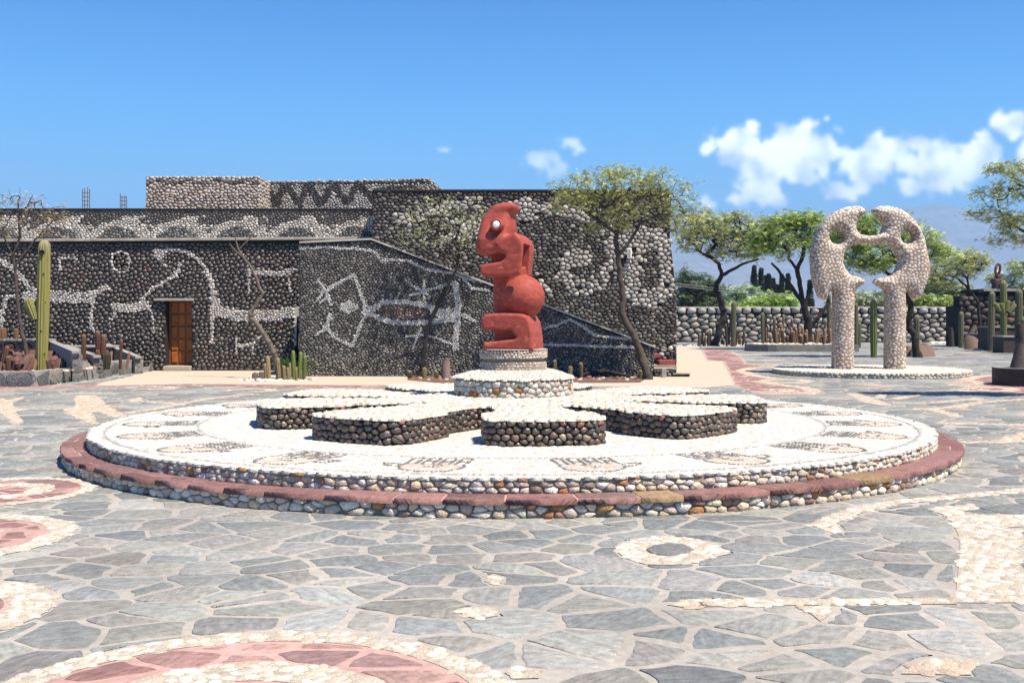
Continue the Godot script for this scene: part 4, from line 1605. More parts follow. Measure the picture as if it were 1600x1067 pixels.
func building() -> void:
	var t := thing("museum_building", "long flat-roofed building clad in dark and white cobbles with animal drawings", "building")
	# the wall with the door
	var d := 34.0
	var b := Buf.new()
	wbox(-140, 257.5, 0, 4.2, d, 0.5, b)
	wbox(257.5, 299, 2.29, 4.2, d, 0.5, b)
	wbox(299, 461, 0, 4.2, d, 0.5, b)
	wbox(461, 475, hy(474, d), 4.2, d, 0.5, b)
	wbox(455, 480, 0, 4.2, d + 1.2, 0.2, b)
	var w := part("door_wall", b.mesh(), M.darkmortar, t)
	var l7 := lines_of([[14, 880, 195, 892, 145, 925, 118, 965, 116, 1005, 135, 1028, 180, 1020, 235, 990, 275, 950, 280, 910, 262, 885, 225, 880, 195], [34, -60, 180, 0, 190, 60, 222, 150, 300, 220, 390, 300, 440], [72, 215, 470, 400, 470, 560, 485, 700, 480], [34, 680, 470, 780, 430, 845, 400], [22, 745, 470, 722, 600, 716, 715, 742, 752], [28, 130, 470, 50, 478, 15, 600, 8, 700], [14, 470, 172, 472, 268], [14, 470, 172, 600, 167], [14, 597, 167, 598, 215],
		[58, 910, 560, 1000, 565, 1090, 560, 1150, 550], [22, 1120, 540, 1130, 490, 1200, 420, 1270, 382], [12, 1180, 545, 1215, 650, 1216, 755], [12, 915, 580, 900, 640, 870, 665]], 0, 370, 5.08)
	var l8 := lines_of([[52, 25, 120, 50, 130], [22, 30, 150, 60, 190, 92, 222], [22, 35, 108, 130, 98, 250, 112, 340, 178, 395, 250], [36, 395, 250, 440, 360, 460, 480], [50, 455, 470, 470, 560], [70, 470, 565, 560, 575, 650, 600, 760, 595, 900, 600, 1090, 565], [22, 440, 560, 437, 800], [16, 1075, 600, 1070, 830], [16, 715, 250, 722, 440], [32, 715, 262, 800, 275, 1020, 278], [12, 1020, 270, 1030, 450], [14, 1000, 260, 1090, 246], [14, 625, 780, 626, 890], [24, 640, 825, 740, 822], [14, 740, 822, 775, 770, 825, 748], [14, 752, 822, 744, 900], [20, 0, 388, 100, 330, 180, 270, 198, 205]], 240, 370, 4.85)
	var ls := l7 + l8
	for q in ls: q[0] *= 1.25
	clad(w, d, [-140, 470, 379, 582], 0.148, 0.118, func(px, py):
		if px > 256 and px < 300 and py > 467: return Color(0, 0, 0, 0)
		if px > 459.5 and py > 474: return Color(0, 0, 0, 0)
		if rng.randf() < 0.05: return Color(0.11, 0.06, 0.045)
		return pick(DK), [0.02, 0.046], M.dark_stone, 0, 0.009, ls, LT)
	# door
	var dx0 := (257.5 - 800.0) / FOC * d
	var dx1 := (299.0 - 800.0) / FOC * d
	var db := Buf.new()
	db.bevel_box(Vector3(dx0, 0.15, -d - 0.46), Vector3(dx1, 2.29, -d - 0.40), 0.004)
	var door := part("door", db.mesh(), M.darkwood, t)
	door.set_meta("label", "brown panelled wooden door")
	for r in 5:
		for c in 3:
			var pw := (dx1 - dx0 - 0.10) / 3.0
			var x := dx0 + 0.05 + c * pw
			var y := 0.22 + r * 0.41
			var pb := Buf.new()
			pb.bevel_box(Vector3(x + 0.028, y + 0.028, -d - 0.41), Vector3(x + pw - 0.028, y + 0.382, -d - 0.365), 0.025)
			part("panel", pb.mesh(), M.wood, door)
	var hb := Buf.new()
	hb.tube([Vector3(dx0 + 0.05, 1.16, -d - 0.385), Vector3(dx0 + 0.05, 1.16, -d - 0.34), Vector3(dx0 + 0.12, 1.16, -d - 0.34)], [0.012, 0.012, 0.011], 6)
	part("handle", hb.mesh(), M.iron, door)
	var lb := Buf.new()
	lb.bevel_box(Vector3(P(241, 0, d).x, 2.27, -d - 0.2), Vector3(P(303, 0, d).x, 2.35, -d + 0.14), 0.012)
	part("lintel", lb.mesh(), M.concrete, t)
	var sb := Buf.new()
	sb.bevel_box(Vector3(P(258, 0, d).x - 0.02, 0.0, -d - 0.35), Vector3(P(299, 0, d).x, 0.16, -d + 0.22), 0.02)
	part("doorstep", sb.mesh(), M.creammortar, t)
	# ledge
	var eb := Buf.new()
	eb.bevel_box(Vector3(-19.6, 0, -0.6), Vector3(P(584, 0, d).x, 0.085, 0.14), 0.012)
	var led := part("ledge", eb.mesh(), M.concrete, t, Vector3(0, 4.29, -d))
	led.rotation.z = 0.0062
	# frieze with waves
	var d2 := 34.4
	var fb := Buf.new()
	wbox(-140, 600, 4.1, hy(327, d2), d2, 9.0, fb)
	var fr := part("frieze_wall", fb.mesh(), M.midmortar, t)
	clad(fr, d2, [-140, 588, 326.5, 379], 0.104, 0.074, func(px, py):
		if py < 331.5 or (py > 372 and rng.randf() < 0.3): return pick(DK)
		var ph := fposmod(px - 277.0 + 46.5, 93.0) - 46.5
		var q := Vector2(ph / 1.22, py - 384).length()
		if absf(ph - 39.0) < 7 and py > 339 and py < 350: return pick(DK)
		if q < 29: return pick(MD) if rng.randf() < 0.7 else pick(DK)
		if q < 40 or (py > 338 and ph > 6 and q < 58 and py < 366 and ph < 47 and q > 36): return pick(LT)
		if py > 366: return pick(LT)
		return pick(DK) if py < 352 else (pick(MD) if rng.randf() < 0.5 else pick(LT)), [0.028, 0.05], M.dark_stone, 0, 0.006)
	var tb := Buf.new()
	tb.bevel_box(Vector3(-19.6, hy(327, d2) - 0.03, -d2 - 9.0), Vector3(P(600, 0, d2).x, hy(327, d2) + 0.03, -d2 + 0.06), 0.02)
	part("frieze_coping", tb.mesh(), M.darkmortar, t)
	# upper block
	var d3 := 36.0
	var ub := Buf.new()
	wbox(228, 404, 5.2, hy(276, d3), d3, 8.0, ub)
	var up := part("upper_block", ub.mesh(), M.brownmortar, t)
	clad(up, d3, [227, 405, 275, 328], 0.13, 0.1, func(px, py):
		var sc := absf(fposmod(px - 228, 44.0) - 22.0) / 22.0
		if py > 279 and absf(py - (281 + 7 * sc)) < 2.4: return pick(MD)
		return pick([Color(0.60, 0.50, 0.42), Color(0.68, 0.6, 0.52), Color(0.52, 0.41, 0.34), Color(0.64, 0.55, 0.47)]), [0.035, 0.06], M.stone)
	# side of the block, seen obliquely
	var side := Surf.new()
	side.o = Vector3(P(404, 0, d3).x, 0, -d3)
	side.ux = Vector3(0, 0, -1)
	side.vy = Vector3.UP
	side.nn = Vector3(1, 0, 0)
	var sl := []
	for c in cells(0.0, 1.7, 5.2, hy(276, d3), 0.15, 0.13, 0.37):
		sl.append({"s": side, "poly": rounded(c[1], c[0], 0.008), "c": c[0], "h": rf(0.03, 0.05), "col": vary(Color(0.46, 0.4, 0.34), 0.2)})
	emit(up, "cobbles", "cobbles", sl, M.stone, 0)
	var d4 := 37.6
	var xb := Buf.new()
	var pts := [[404, 326], [404, 284], [560, 282], [672, 279], [694, 298], [694, 326]]
	var front := []
	for q in pts: front.append(P(q[0], q[1], d4))
	wall_poly(xb, front, 7.0)
	var ur := part("upper_block_wing", xb.mesh(), M.midmortar, t)
	var zig := lines_of([[36, 650, 75, 700, 182, 750, 80, 820, 182, 870, 80, 930, 182, 1000, 72, 1070, 172, 1130, 75, 1210, 160], [14, 640, 75, 1500, 66], [22, 1180, 128, 1300, 100, 1420, 90, 1440, 110]], 220, 265, 3.333)
	clad(ur, d4, [404, 694, 278, 328], 0.1, 0.075, func(px, py):
		if px > 672 and py < 279 + (px - 672) * 0.86: return Color(0, 0, 0, 0)
		if px < 672 and py < 284 - (px - 404) * 0.0187: return Color(0, 0, 0, 0)
		if on_lines(Vector2(px, py), zig): return pick(DK)
		return pick([Color(0.56, 0.52, 0.46), Color(0.50, 0.46, 0.41), Color(0.64, 0.6, 0.54), Color(0.44, 0.40, 0.36)]), [0.03, 0.055], M.stone)
	# tall wall with spirals
	var d5 := 33.0
	var mb := Buf.new()
	front = []
	for q in [[582, 584], [582, 301], [690, 299], [1046, 297], [1047, 370], [1055, 440], [1057, 480], [1057, 585]]: front.append(P(q[0], q[1], d5))
	front[0].y = -0.05
	front[7].y = -0.05
	wall_poly(mb, front, 0.9)
	var mw := part("spiral_wall", mb.mesh(), M.darkmortar, t)
	var spir := lines_of([[20, 700, 372, 760, 352, 800, 334, 850, 326, 900, 330, 940, 348], [24, 935, 340, 958, 372, 958, 410, 940, 440, 915, 452, 893, 446, 880, 428, 884, 410, 900, 400, 914, 406],
		[36, 965, 385, 1000, 372, 1040, 378], [26, 1035, 380, 1044, 420, 1040, 452, 1018, 472, 1000, 466, 988, 448, 984, 424, 995, 410], [16, 615, 338, 640, 344, 700, 322, 748, 316], [9, 800, 316, 836, 314, 834, 342, 814, 344], [10, 838, 430, 850, 445, 862, 462], [8, 1020, 560, 1040, 545, 1056, 540], [10, 700, 345, 735, 350, 745, 372]], 0, 0, 1.0)
	clad(mw, d5, [581, 1058, 296, 586], 0.138, 0.1, func(px, py):
		var edge := 1046.5 if py < 370 else minf(1057.0, 1046.5 + (py - 370) * 0.105)
		if px > edge: return Color(0, 0, 0, 0)
		if px < 1000 and px < 1022 and py > 392 + (px - 580) * 0.38 - 6: return Color(0, 0, 0, 0)
		if py < 309: return pick(DK)
		return pick(MD) if rng.randf() < 0.55 else pick(DK), [0.026, 0.05], M.stone, 260, 0.007, spir, [Color(0.47, 0.44, 0.40), Color(0.55, 0.52, 0.475), Color(0.39, 0.36, 0.325)], 1.22)
	var cb := Buf.new()
	cb.bevel_box(Vector3(P(582, 0, d5).x, hy(299, d5) - 0.02, -d5 - 9.0), Vector3(P(1046, 0, d5).x, hy(299, d5) + 0.06, -d5 + 0.05), 0.02)
	part("roof_edge", cb.mesh(), M.darkmortar, t)
	# main body behind
	var bb := Buf.new()
	bb.box(Vector3(-19.5, 0, -44), Vector3(4.4, 4.15, -34.9))
	part("rear_block", bb.mesh(), M.midmortar, t)
	# white box on the wall
	var lamp := Buf.new()
	lamp.bevel_box(Vector3(0, 0, 0), Vector3(0.13, 0.32, 0.12), 0.015)
	var la := part("wall_box", lamp.mesh(), M.white, self, P(980, 404, 32.9))
	tag(la, "small white box fixed high on the spiral wall behind the tree", "box")
	var lg := Buf.new()
	lg.bevel_box(Vector3(0.03, 0.03, 0.119), Vector3(0.10, 0.29, 0.128), 0.003)
	part("front_cover", lg.mesh(), M.concrete, la)
	var lk := Buf.new()
	lk.box(Vector3(0.04, -0.12, 0.0), Vector3(0.09, 0.02, 0.05))
	part("bracket", lk.mesh(), M.iron, la)


func wall_poly(b: Buf, front: Array, thick: float) -> void:
	# a wall with the given front outline (facing the square) and a thickness
	var pl := PackedVector2Array()
	for p in front: pl.append(Vector2(p.x, p.y))
	var z: float = front[0].z
	var tr := Geometry2D.triangulate_polygon(pl)
	for k in range(0, tr.size(), 3):
		var a := pl[tr[k]]
		var c := pl[tr[k + 1]]
		var e := pl[tr[k + 2]]
		if (c - a).cross(e - a) < 0.0:
			var s := c
			c = e
			e = s
		b.tri(Vector3(a.x, a.y, z), Vector3(c.x, c.y, z), Vector3(e.x, e.y, z))
		b.tri(Vector3(a.x, a.y, z - thick), Vector3(e.x, e.y, z - thick), Vector3(c.x, c.y, z - thick))
	var ar := 0.0
	for k in pl.size(): ar += pl[k].cross(pl[(k + 1) % pl.size()])
	for k in pl.size():
		var p := pl[k]
		var q := pl[(k + 1) % pl.size()]
		if ar < 0.0:
			var s := p
			p = q
			q = s
		b.quad(Vector3(p.x, p.y, z), Vector3(p.x, p.y, z - thick), Vector3(q.x, q.y, z - thick), Vector3(q.x, q.y, z))


func ramp_wall() -> void:
	var t := thing("ramp_wall", "wall of small grey cobbles with sloping top and a white fish drawing", "wall")
	var d := 30.6
	var outline := [[468, 590], [468, 380], [580, 375], [1022, 543], [1022, 590]]
	var front := []
	for q in outline: front.append(P(q[0], q[1], d))
	front[0].y = -0.03
	front[4].y = -0.03
	var b := Buf.new()
	wall_poly(b, front, 0.4)
	var w := part("wall_core", b.mesh(), M.darkmortar, t)
	var fish := lines_of([[20, 125, 125, 300, 115, 430, 125, 600, 136, 655, 155, 680, 213, 760, 205, 870, 208, 940, 240, 1000, 272, 1180, 295, 1290, 335, 1400, 360], [24, 330, 398, 420, 350, 505, 312], [26, 505, 312, 535, 400, 560, 480, 600, 560], [26, 600, 560, 550, 650, 520, 730, 490, 800], [24, 490, 800, 430, 780, 360, 740, 320, 690], [20, 250, 345, 300, 410, 345, 520], [20, 245, 490, 285, 430, 350, 400], [20, 270, 500, 330, 455], [20, 235, 725, 290, 690, 330, 690], [18, 270, 640, 310, 690], [18, 335, 580, 315, 690], [18, 310, 640, 350, 610], [60, 430, 530, 500, 535], [50, 465, 510, 465, 555],
		[34, 570, 540, 640, 545, 700, 500, 850, 495, 960, 515, 1060, 540], [34, 570, 570, 640, 590, 720, 630, 850, 645, 1000, 640, 1180, 620], [46, 1050, 570, 1120, 570, 1210, 560], [40, 1100, 600, 1200, 600], [46, 1205, 370, 1225, 500, 1220, 650, 1205, 815], [18, 1180, 370, 1060, 400, 960, 432], [18, 900, 380, 1000, 440], [18, 990, 345, 986, 490], [18, 885, 450, 1000, 430], [18, 1180, 790, 1050, 740, 950, 722], [16, 865, 735, 960, 735], [16, 910, 820, 970, 680], [16, 1240, 575, 1340, 625]], 440, 360, 4.447)
	fish += lines_of([[14, 430, 775, 500, 760, 570, 730, 640, 770, 700, 815, 820, 828, 910, 832], [14, 430, 862, 580, 864, 700, 872, 920, 876], [14, -20, 700, 80, 745], [14, 10, 515, 60, 570, 150, 582]], 720, 280, 3.335)
	var belly := pxpoly([655, 545, 720, 530, 860, 530, 1020, 560, 1010, 612, 860, 620, 720, 605], 440, 360, 4.447)
	clad(w, d, [468, 1022, 374, 590], 0.092, 0.068, func(px, py):
		var top: float = 380.0 - (px - 468.0) * 0.0446 if px < 580 else 375.0 + (px - 580.0) * 0.3801
		if py < top + 2: return Color(0, 0, 0, 0)
		var p := Vector2(px, py)
		if p.distance_to(Vector2(544.5, 480)) < 3.2: return Color(0.04, 0.04, 0.04)
		if Geometry2D.is_point_in_polygon(p, belly): return pick([Color(0.30, 0.2, 0.16), Color(0.42, 0.34, 0.29), Color(0.2, 0.12, 0.1)])
		if py > 560 and rng.randf() < 0.4: return Color(0.3, 0.27, 0.22)
		return pick(MD), [0.014, 0.03], M.stone, 0, 0.007, fish, [Color(0.66, 0.65, 0.61), Color(0.76, 0.74, 0.7), Color(0.58, 0.57, 0.53)], 0.66)
	# left end of the wall
	var sd := Surf.new()
	sd.o = Vector3(P(468, 0, d).x, 0, -d - 0.4)
	sd.ux = Vector3(0, 0, 1)
	sd.nn = Vector3(-1, 0, 0)
	var sl := []
	for c in cells(0, 0.4, 0, hy(380, d), 0.13, 0.1, 0.35):
		sl.append({"s": sd, "poly": rounded(c[1], c[0], 0.006), "c": c[0], "h": 0.04, "col": vary(pick(MD), 0.2)})
	emit(w, "cobbles", "cobbles", sl, M.stone, 0)
	# coping along the top
	var cb := Buf.new()
	for seg in [[[468, 380], [580, 375]], [[580, 375], [1024, 543.5]]]:
		var a := P(seg[0][0], seg[0][1], d)
		var e := P(seg[1][0], seg[1][1], d)
		var up := Vector3(0, 0.05, 0)
		var f := Vector3(0, 0, 0.07)
		var k := Vector3(0, 0, -0.5)
		var ex := (e - a).normalized() * 0.002
		cb.quad(a + f, e + f, e + f + up, a + f + up)
		cb.quad(a + f + up, e + f + up, e + k + up, a + k + up)
		cb.quad(a + k, a + k + up, e + k + up, e + k)
		cb.quad(a + k, e + k, e + f, a + f)
		cb.quad(e + f, e + k, e + k + up, e + f + up)
		cb.quad(a + k, a + f, a + f + up, a + k + up)
	part("coping", cb.mesh(), mat(Color(0.5, 0.47, 0.42), 0.9, M.concrete.albedo_texture, 0.6), t)
	var rb := Buf.new()   # the ramp behind it
	var a0 := P(580, 392, d + 0.4)
	var a1 := P(1015, 560, d + 0.4)
	rb.quad(Vector3(a0.x, a0.y, a0.z), Vector3(a1.x, a1.y, a1.z), Vector3(a1.x, a1.y, -33.0), Vector3(a0.x, a0.y, -33.0))
	rb.quad(Vector3(P(475, 0, d).x, a0.y, a0.z), a0, Vector3(a0.x, a0.y, -33.9), Vector3(P(475, 0, d).x, a0.y, -33.9))
	tag(part("ramp", rb.mesh(), M.concrete, self), "", "", "", "structure")


func far_wall() -> void:
	var t := thing("boundary_wall", "long wall of grey boulders beyond the arch at the back", "wall")
	var d := 77.0
	var b := Buf.new()
	var x0 := P(1000, 0, d).x
	var x1 := P(1545, 0, d).x
	b.box(Vector3(x0, -0.05, -d - 0.5), Vector3(x1, 2.52, -d))
	var w := part("wall_core", b.mesh(), M.darkmortar, t)
	var s := wall_surf(d)
	var list := []
	for c in cells(x0, x1, 0.0, 2.12, 0.6, 0.36, 0.43, 0.08):
		list.append({"s": s, "poly": rounded(c[1], c[0], 0.022, 0.2), "c": c[0], "h": rf(0.08, 0.18), "flat": 0.7, "col": vary(pick([Color(0.40, 0.375, 0.335), Color(0.31, 0.285, 0.255), Color(0.48, 0.455, 0.41), Color(0.36, 0.32, 0.27)]), 0.2, 0.04)})
	for c in cells(x0, x1, 2.1, 2.64, 0.72, 0.52, 0.25):
		list.append({"s": s, "poly": rounded(c[1], c[0], 0.03, 0.22), "c": c[0], "h": rf(0.14, 0.3), "flat": 0.68, "col": vary(Color(0.46, 0.44, 0.40), 0.2, 0.04)})
	emit(w, "boulder", "boulders", list, M.stone, 280)
	var cb := Buf.new()
	cb.bevel_box(Vector3(x0, 2.5, -d - 0.55), Vector3(x1, 2.62, -d + 0.12), 0.03)
	part("wall_cap", cb.mesh(), M.concrete, t)


func mountains() -> void:
	var n := FastNoiseLite.new()
	n.frequency = 0.00055
	n.fractal_octaves = 6
	n.fractal_type = FastNoiseLite.FRACTAL_RIDGED
	n.seed = 12
	var n2 := FastNoiseLite.new()
	n2.frequency = 0.0004
	n2.seed = 5
	var b := Buf.new()
	var nx := 220
	var nz := 60
	for j in nz + 1:
		for i in nx + 1:
			var x := lerpf(-7000, 8500, float(i) / nx)
			var f := float(j) / nz
			var z := lerpf(-3200, -9500, f)
			var env: float = smoothstep(0.0, 0.8, f)
			var y := (765.0 + 45.0 * exp(-pow((x - 3600.0) / 1500.0, 2.0)) - 50.0 * smoothstep(4500, 8000, x)) * env + 150.0 * n.get_noise_2d(x, z * 0.7) * sin(PI * clampf(f, 0, 1) * 0.86) + 45.0 * n2.get_noise_2d(x, z) * env + 14.0 * smoothstep(1500, 5500, x) * env
			b.v.append(Vector3(x, y - 25.0, z))
			b.n.append(Vector3.UP)
	for j in nz:
		for i in nx:
			var k := j * (nx + 1) + i
			b.i.append_array([k, k + nx + 2, k + 1, k, k + nx + 1, k + nx + 2])
	for k in b.n.size(): b.n[k] = Vector3.ZERO
	for k in range(0, b.i.size(), 3):
		var nn := (b.v[b.i[k + 2]] - b.v[b.i[k]]).cross(b.v[b.i[k + 1]] - b.v[b.i[k]])
		for q in 3: b.n[b.i[k + q]] += nn
	for k in b.n.size(): b.n[k] = b.n[k].normalized() if b.n[k].y > 0 else -b.n[k].normalized()
	tag(part("mountain", b.mesh(), M.mountain, self), "", "", "", "structure")


# ---------------------------------------------------------------- trees
var sprig_mesh: ArrayMesh

func make_sprig() -> void:
	var b := Buf.new()
	var r := RandomNumberGenerator.new()
	r.seed = 3
	for k in 9:
		var f := float(k) / 8.0
		var o := Vector3(0.5 * f - 0.25, 0.10 * sin(f * 3.0), r.randf_range(-0.04, 0.04))
		for s in [-1.0, 1.0]:
			var dir := Vector3(r.randf_range(0.1, 0.5), r.randf_range(-0.25, 0.35), s).normalized()
			var l := r.randf_range(0.16, 0.26)
			var w := dir.cross(Vector3(r.randf_range(-0.5, 0.5), 1, r.randf_range(-0.4, 0.4))).normalized() * r.randf_range(0.03, 0.05)
			b.quad(o, o + dir * l * 0.5 + w, o + dir * l, o + dir * l * 0.5 - w)
	sprig_mesh = b.mesh()

func tree(called: String, label: String, d: float, paths: Array, clumps: Array, opt: Dictionary) -> Node3D:
	# paths: [[radius0, radius1, px, py, px, py ...]]; clumps: [px, py, rx, ry, share]
	if sprig_mesh == null: make_sprig()
	var r := RandomNumberGenerator.new()
	r.seed = opt.get("seed", 1)
	var k: float = d / FOC
	var root := P(paths[0][2], paths[0][3], d)
	if not opt.get("float", false): root.y = opt.get("base", 0.0)
	var t := thing(called, label, opt.get("category", "tree"), root, opt.get("group", ""))
	var pos := PackedVector3Array()
	var par := PackedInt32Array()
	var rad := PackedFloat32Array()
	for pt in paths:
		var m: int = (pt.size() - 2) / 2
		var prev := -1
		var zoff: float = r.randf_range(-1, 1) * opt.get("zspread", 0.0)
		for j in m:
			var w := P(pt[2 + j * 2], pt[3 + j * 2], d)
			w.z += zoff * k * 1.0 * j / m
			if pos.is_empty(): w = root
			if j == 0 and pos.size():
				var best := 0
				for q in pos.size():
					if pos[q].distance_squared_to(w) < pos[best].distance_squared_to(w): best = q
				prev = best
				continue
			var steps := 3
			var from := pos[prev] if prev >= 0 else w
			var r0: float = lerpf(pt[0], pt[1], float(maxi(j - 1, 0)) / (m - 1))
			var r1: float = lerpf(pt[0], pt[1], float(j) / (m - 1))
			if prev < 0:
				pos.append(w); par.append(-1); rad.append(r0)
				prev = 0
				continue
			for s in steps:
				var f := (s + 1.0) / steps
				var jit := Vector3(r.randf_range(-1, 1), r.randf_range(-1, 1), r.randf_range(-1, 1)) * r1 * (0.35 if s < steps - 1 else 0.0)
				pos.append(from.lerp(w, f) + jit); par.append(prev); rad.append(lerpf(r0, r1, f))
				prev = pos.size() - 1
	var trunk_n := pos.size()
	var tip := pos[trunk_n - 1]
	# twigs reach for points spread through the crown
	var goals := []
	var total: int = opt.get("goals", 150)
	var share := 0.0
	for c in clumps: share += c[2] * c[3]
	for c in clumps:
		var n := int(ceil(total * c[2] * c[3] / share))
		for q in n:
			var v := Vector3(r.randfn(), r.randfn(), r.randfn()).normalized() * pow(r.randf(), 0.42)
			var w := P(c[0], c[1], d) + Vector3(v.x * c[2], v.y * c[3], v.z * c[2] * opt.get("deep", 0.8)) * k
			goals.append(w)
	goals.sort_custom(func(a, b): return a.distance_squared_to(tip) < b.distance_squared_to(tip))
	var tips := []
	var first: int = maxi(0, int(trunk_n * opt.get("bare", 0.6)))
	var step: float = opt.get("step", 11.0) * k
	for w in goals:
		var best := trunk_n - 1
		var bd := 1e9
		for q in range(first, pos.size()):
			var dd := pos[q].distance_squared_to(w)
			if pos[q].y > w.y: dd *= 1.35
			if dd < bd:
				bd = dd
				best = q
		var from := pos[best]
		var l := sqrt(bd)
		if l < step * 0.3: continue
		var n := clampi(int(l / step), 1, 8)
		var bow := Vector3(r.randf_range(-1, 1), r.randf_range(-0.2, 1.0), r.randf_range(-1, 1)) * l * 0.13
		var prev := best
		for s in n:
			var f := (s + 1.0) / n
			pos.append(from.lerp(w, f) + bow * sin(PI * f) + Vector3(r.randf_range(-1, 1), r.randf_range(-1, 1), r.randf_range(-1, 1)) * step * 0.12)
			par.append(prev); rad.append(0.0)
			prev = pos.size() - 1
		tips.append(prev)
	var area := PackedFloat32Array()
	area.resize(pos.size())
	var r_tip: float = opt.get("twig", 0.012)
	var kids := PackedInt32Array()
	kids.resize(pos.size())
	for q in range(pos.size() - 1, 0, -1):
		if kids[q] == 0: area[q] = pow(r_tip, 2.2)
		area[par[q]] += area[q]
		kids[par[q]] += 1
	for q in pos.size():
		var rr := pow(maxf(area[q], 1e-9), 1.0 / 2.2)
		rad[q] = maxf(rad[q], minf(rr, 0.5 * paths[0][0])) if q < trunk_n else rr
	# trunk and limbs
	var b := Buf.new()
	var lb := Buf.new()
	for q in range(1, pos.size()):
		var p := par[q]
		var e := (pos[q] - pos[p])
		if e.length() < 1e-4: continue
		var thick := rad[q] > r_tip * 3.2
		var r0 := minf(rad[p], rad[q] * (1.25 if q >= trunk_n else 1.12))
		var tb := b if q < trunk_n else lb
		tb.tube([pos[p] - root - e * 0.06, pos[q] - root + e * 0.05], [r0, rad[q]], 9 if q < trunk_n else (6 if thick else 3), Color.WHITE, false)
	# bumps on the trunk come with the bark; root flare
	if not opt.get("float", false):
		b.tube([Vector3(0, -0.1, 0), Vector3(0, 0.18, 0), pos[1] - root], [paths[0][0] * 1.6, paths[0][0] * 1.15, paths[0][0]], 9, Color.WHITE, false)
	part("trunk", b.mesh(), opt.get("bark", M.bark), t)
	if lb.v.size(): part("limbs", lb.mesh(), opt.get("bark", M.bark), t, Vector3.ZERO, "stuff")
	var per: int = opt.get("leaves", 14)
	if per > 0:
		var li := []
		var ls: float = opt.get("leaf_size", 0.28)
		var cols: Array = opt.get("cols", [Color(0.10, 0.115, 0.03), Color(0.13, 0.14, 0.04), Color(0.08, 0.10, 0.028), Color(0.15, 0.145, 0.05)])
		for q in range(trunk_n, pos.size()):
			if rad[q] > r_tip * 2.4: continue
			var ends := kids[q] == 0
			if r.randf() < opt.get("thin", 0.0): continue
			for m in (per if ends else per / 2):
				var off := Vector3(r.randfn(), r.randfn() * 0.65, r.randfn()) * step * 0.62
				var o := pos[q] - root + off
				var sc := ls * r.randf_range(0.7, 1.3)
				var bs := Basis.from_euler(Vector3(r.randf_range(-0.7, 0.7), r.randf() * TAU, r.randf_range(-0.6, 0.6))).scaled(Vector3.ONE * sc)
				var c: Color = cols[r.randi() % cols.size()]
				var kk := r.randf_range(0.75, 1.3)
				kk *= 2.6
				li.append([Transform3D(bs, o), Color(c.r * kk, c.g * kk, c.b * kk * 1.25)])
		copies(t, "crown", li, sprig_mesh, M.leaf)
	return t


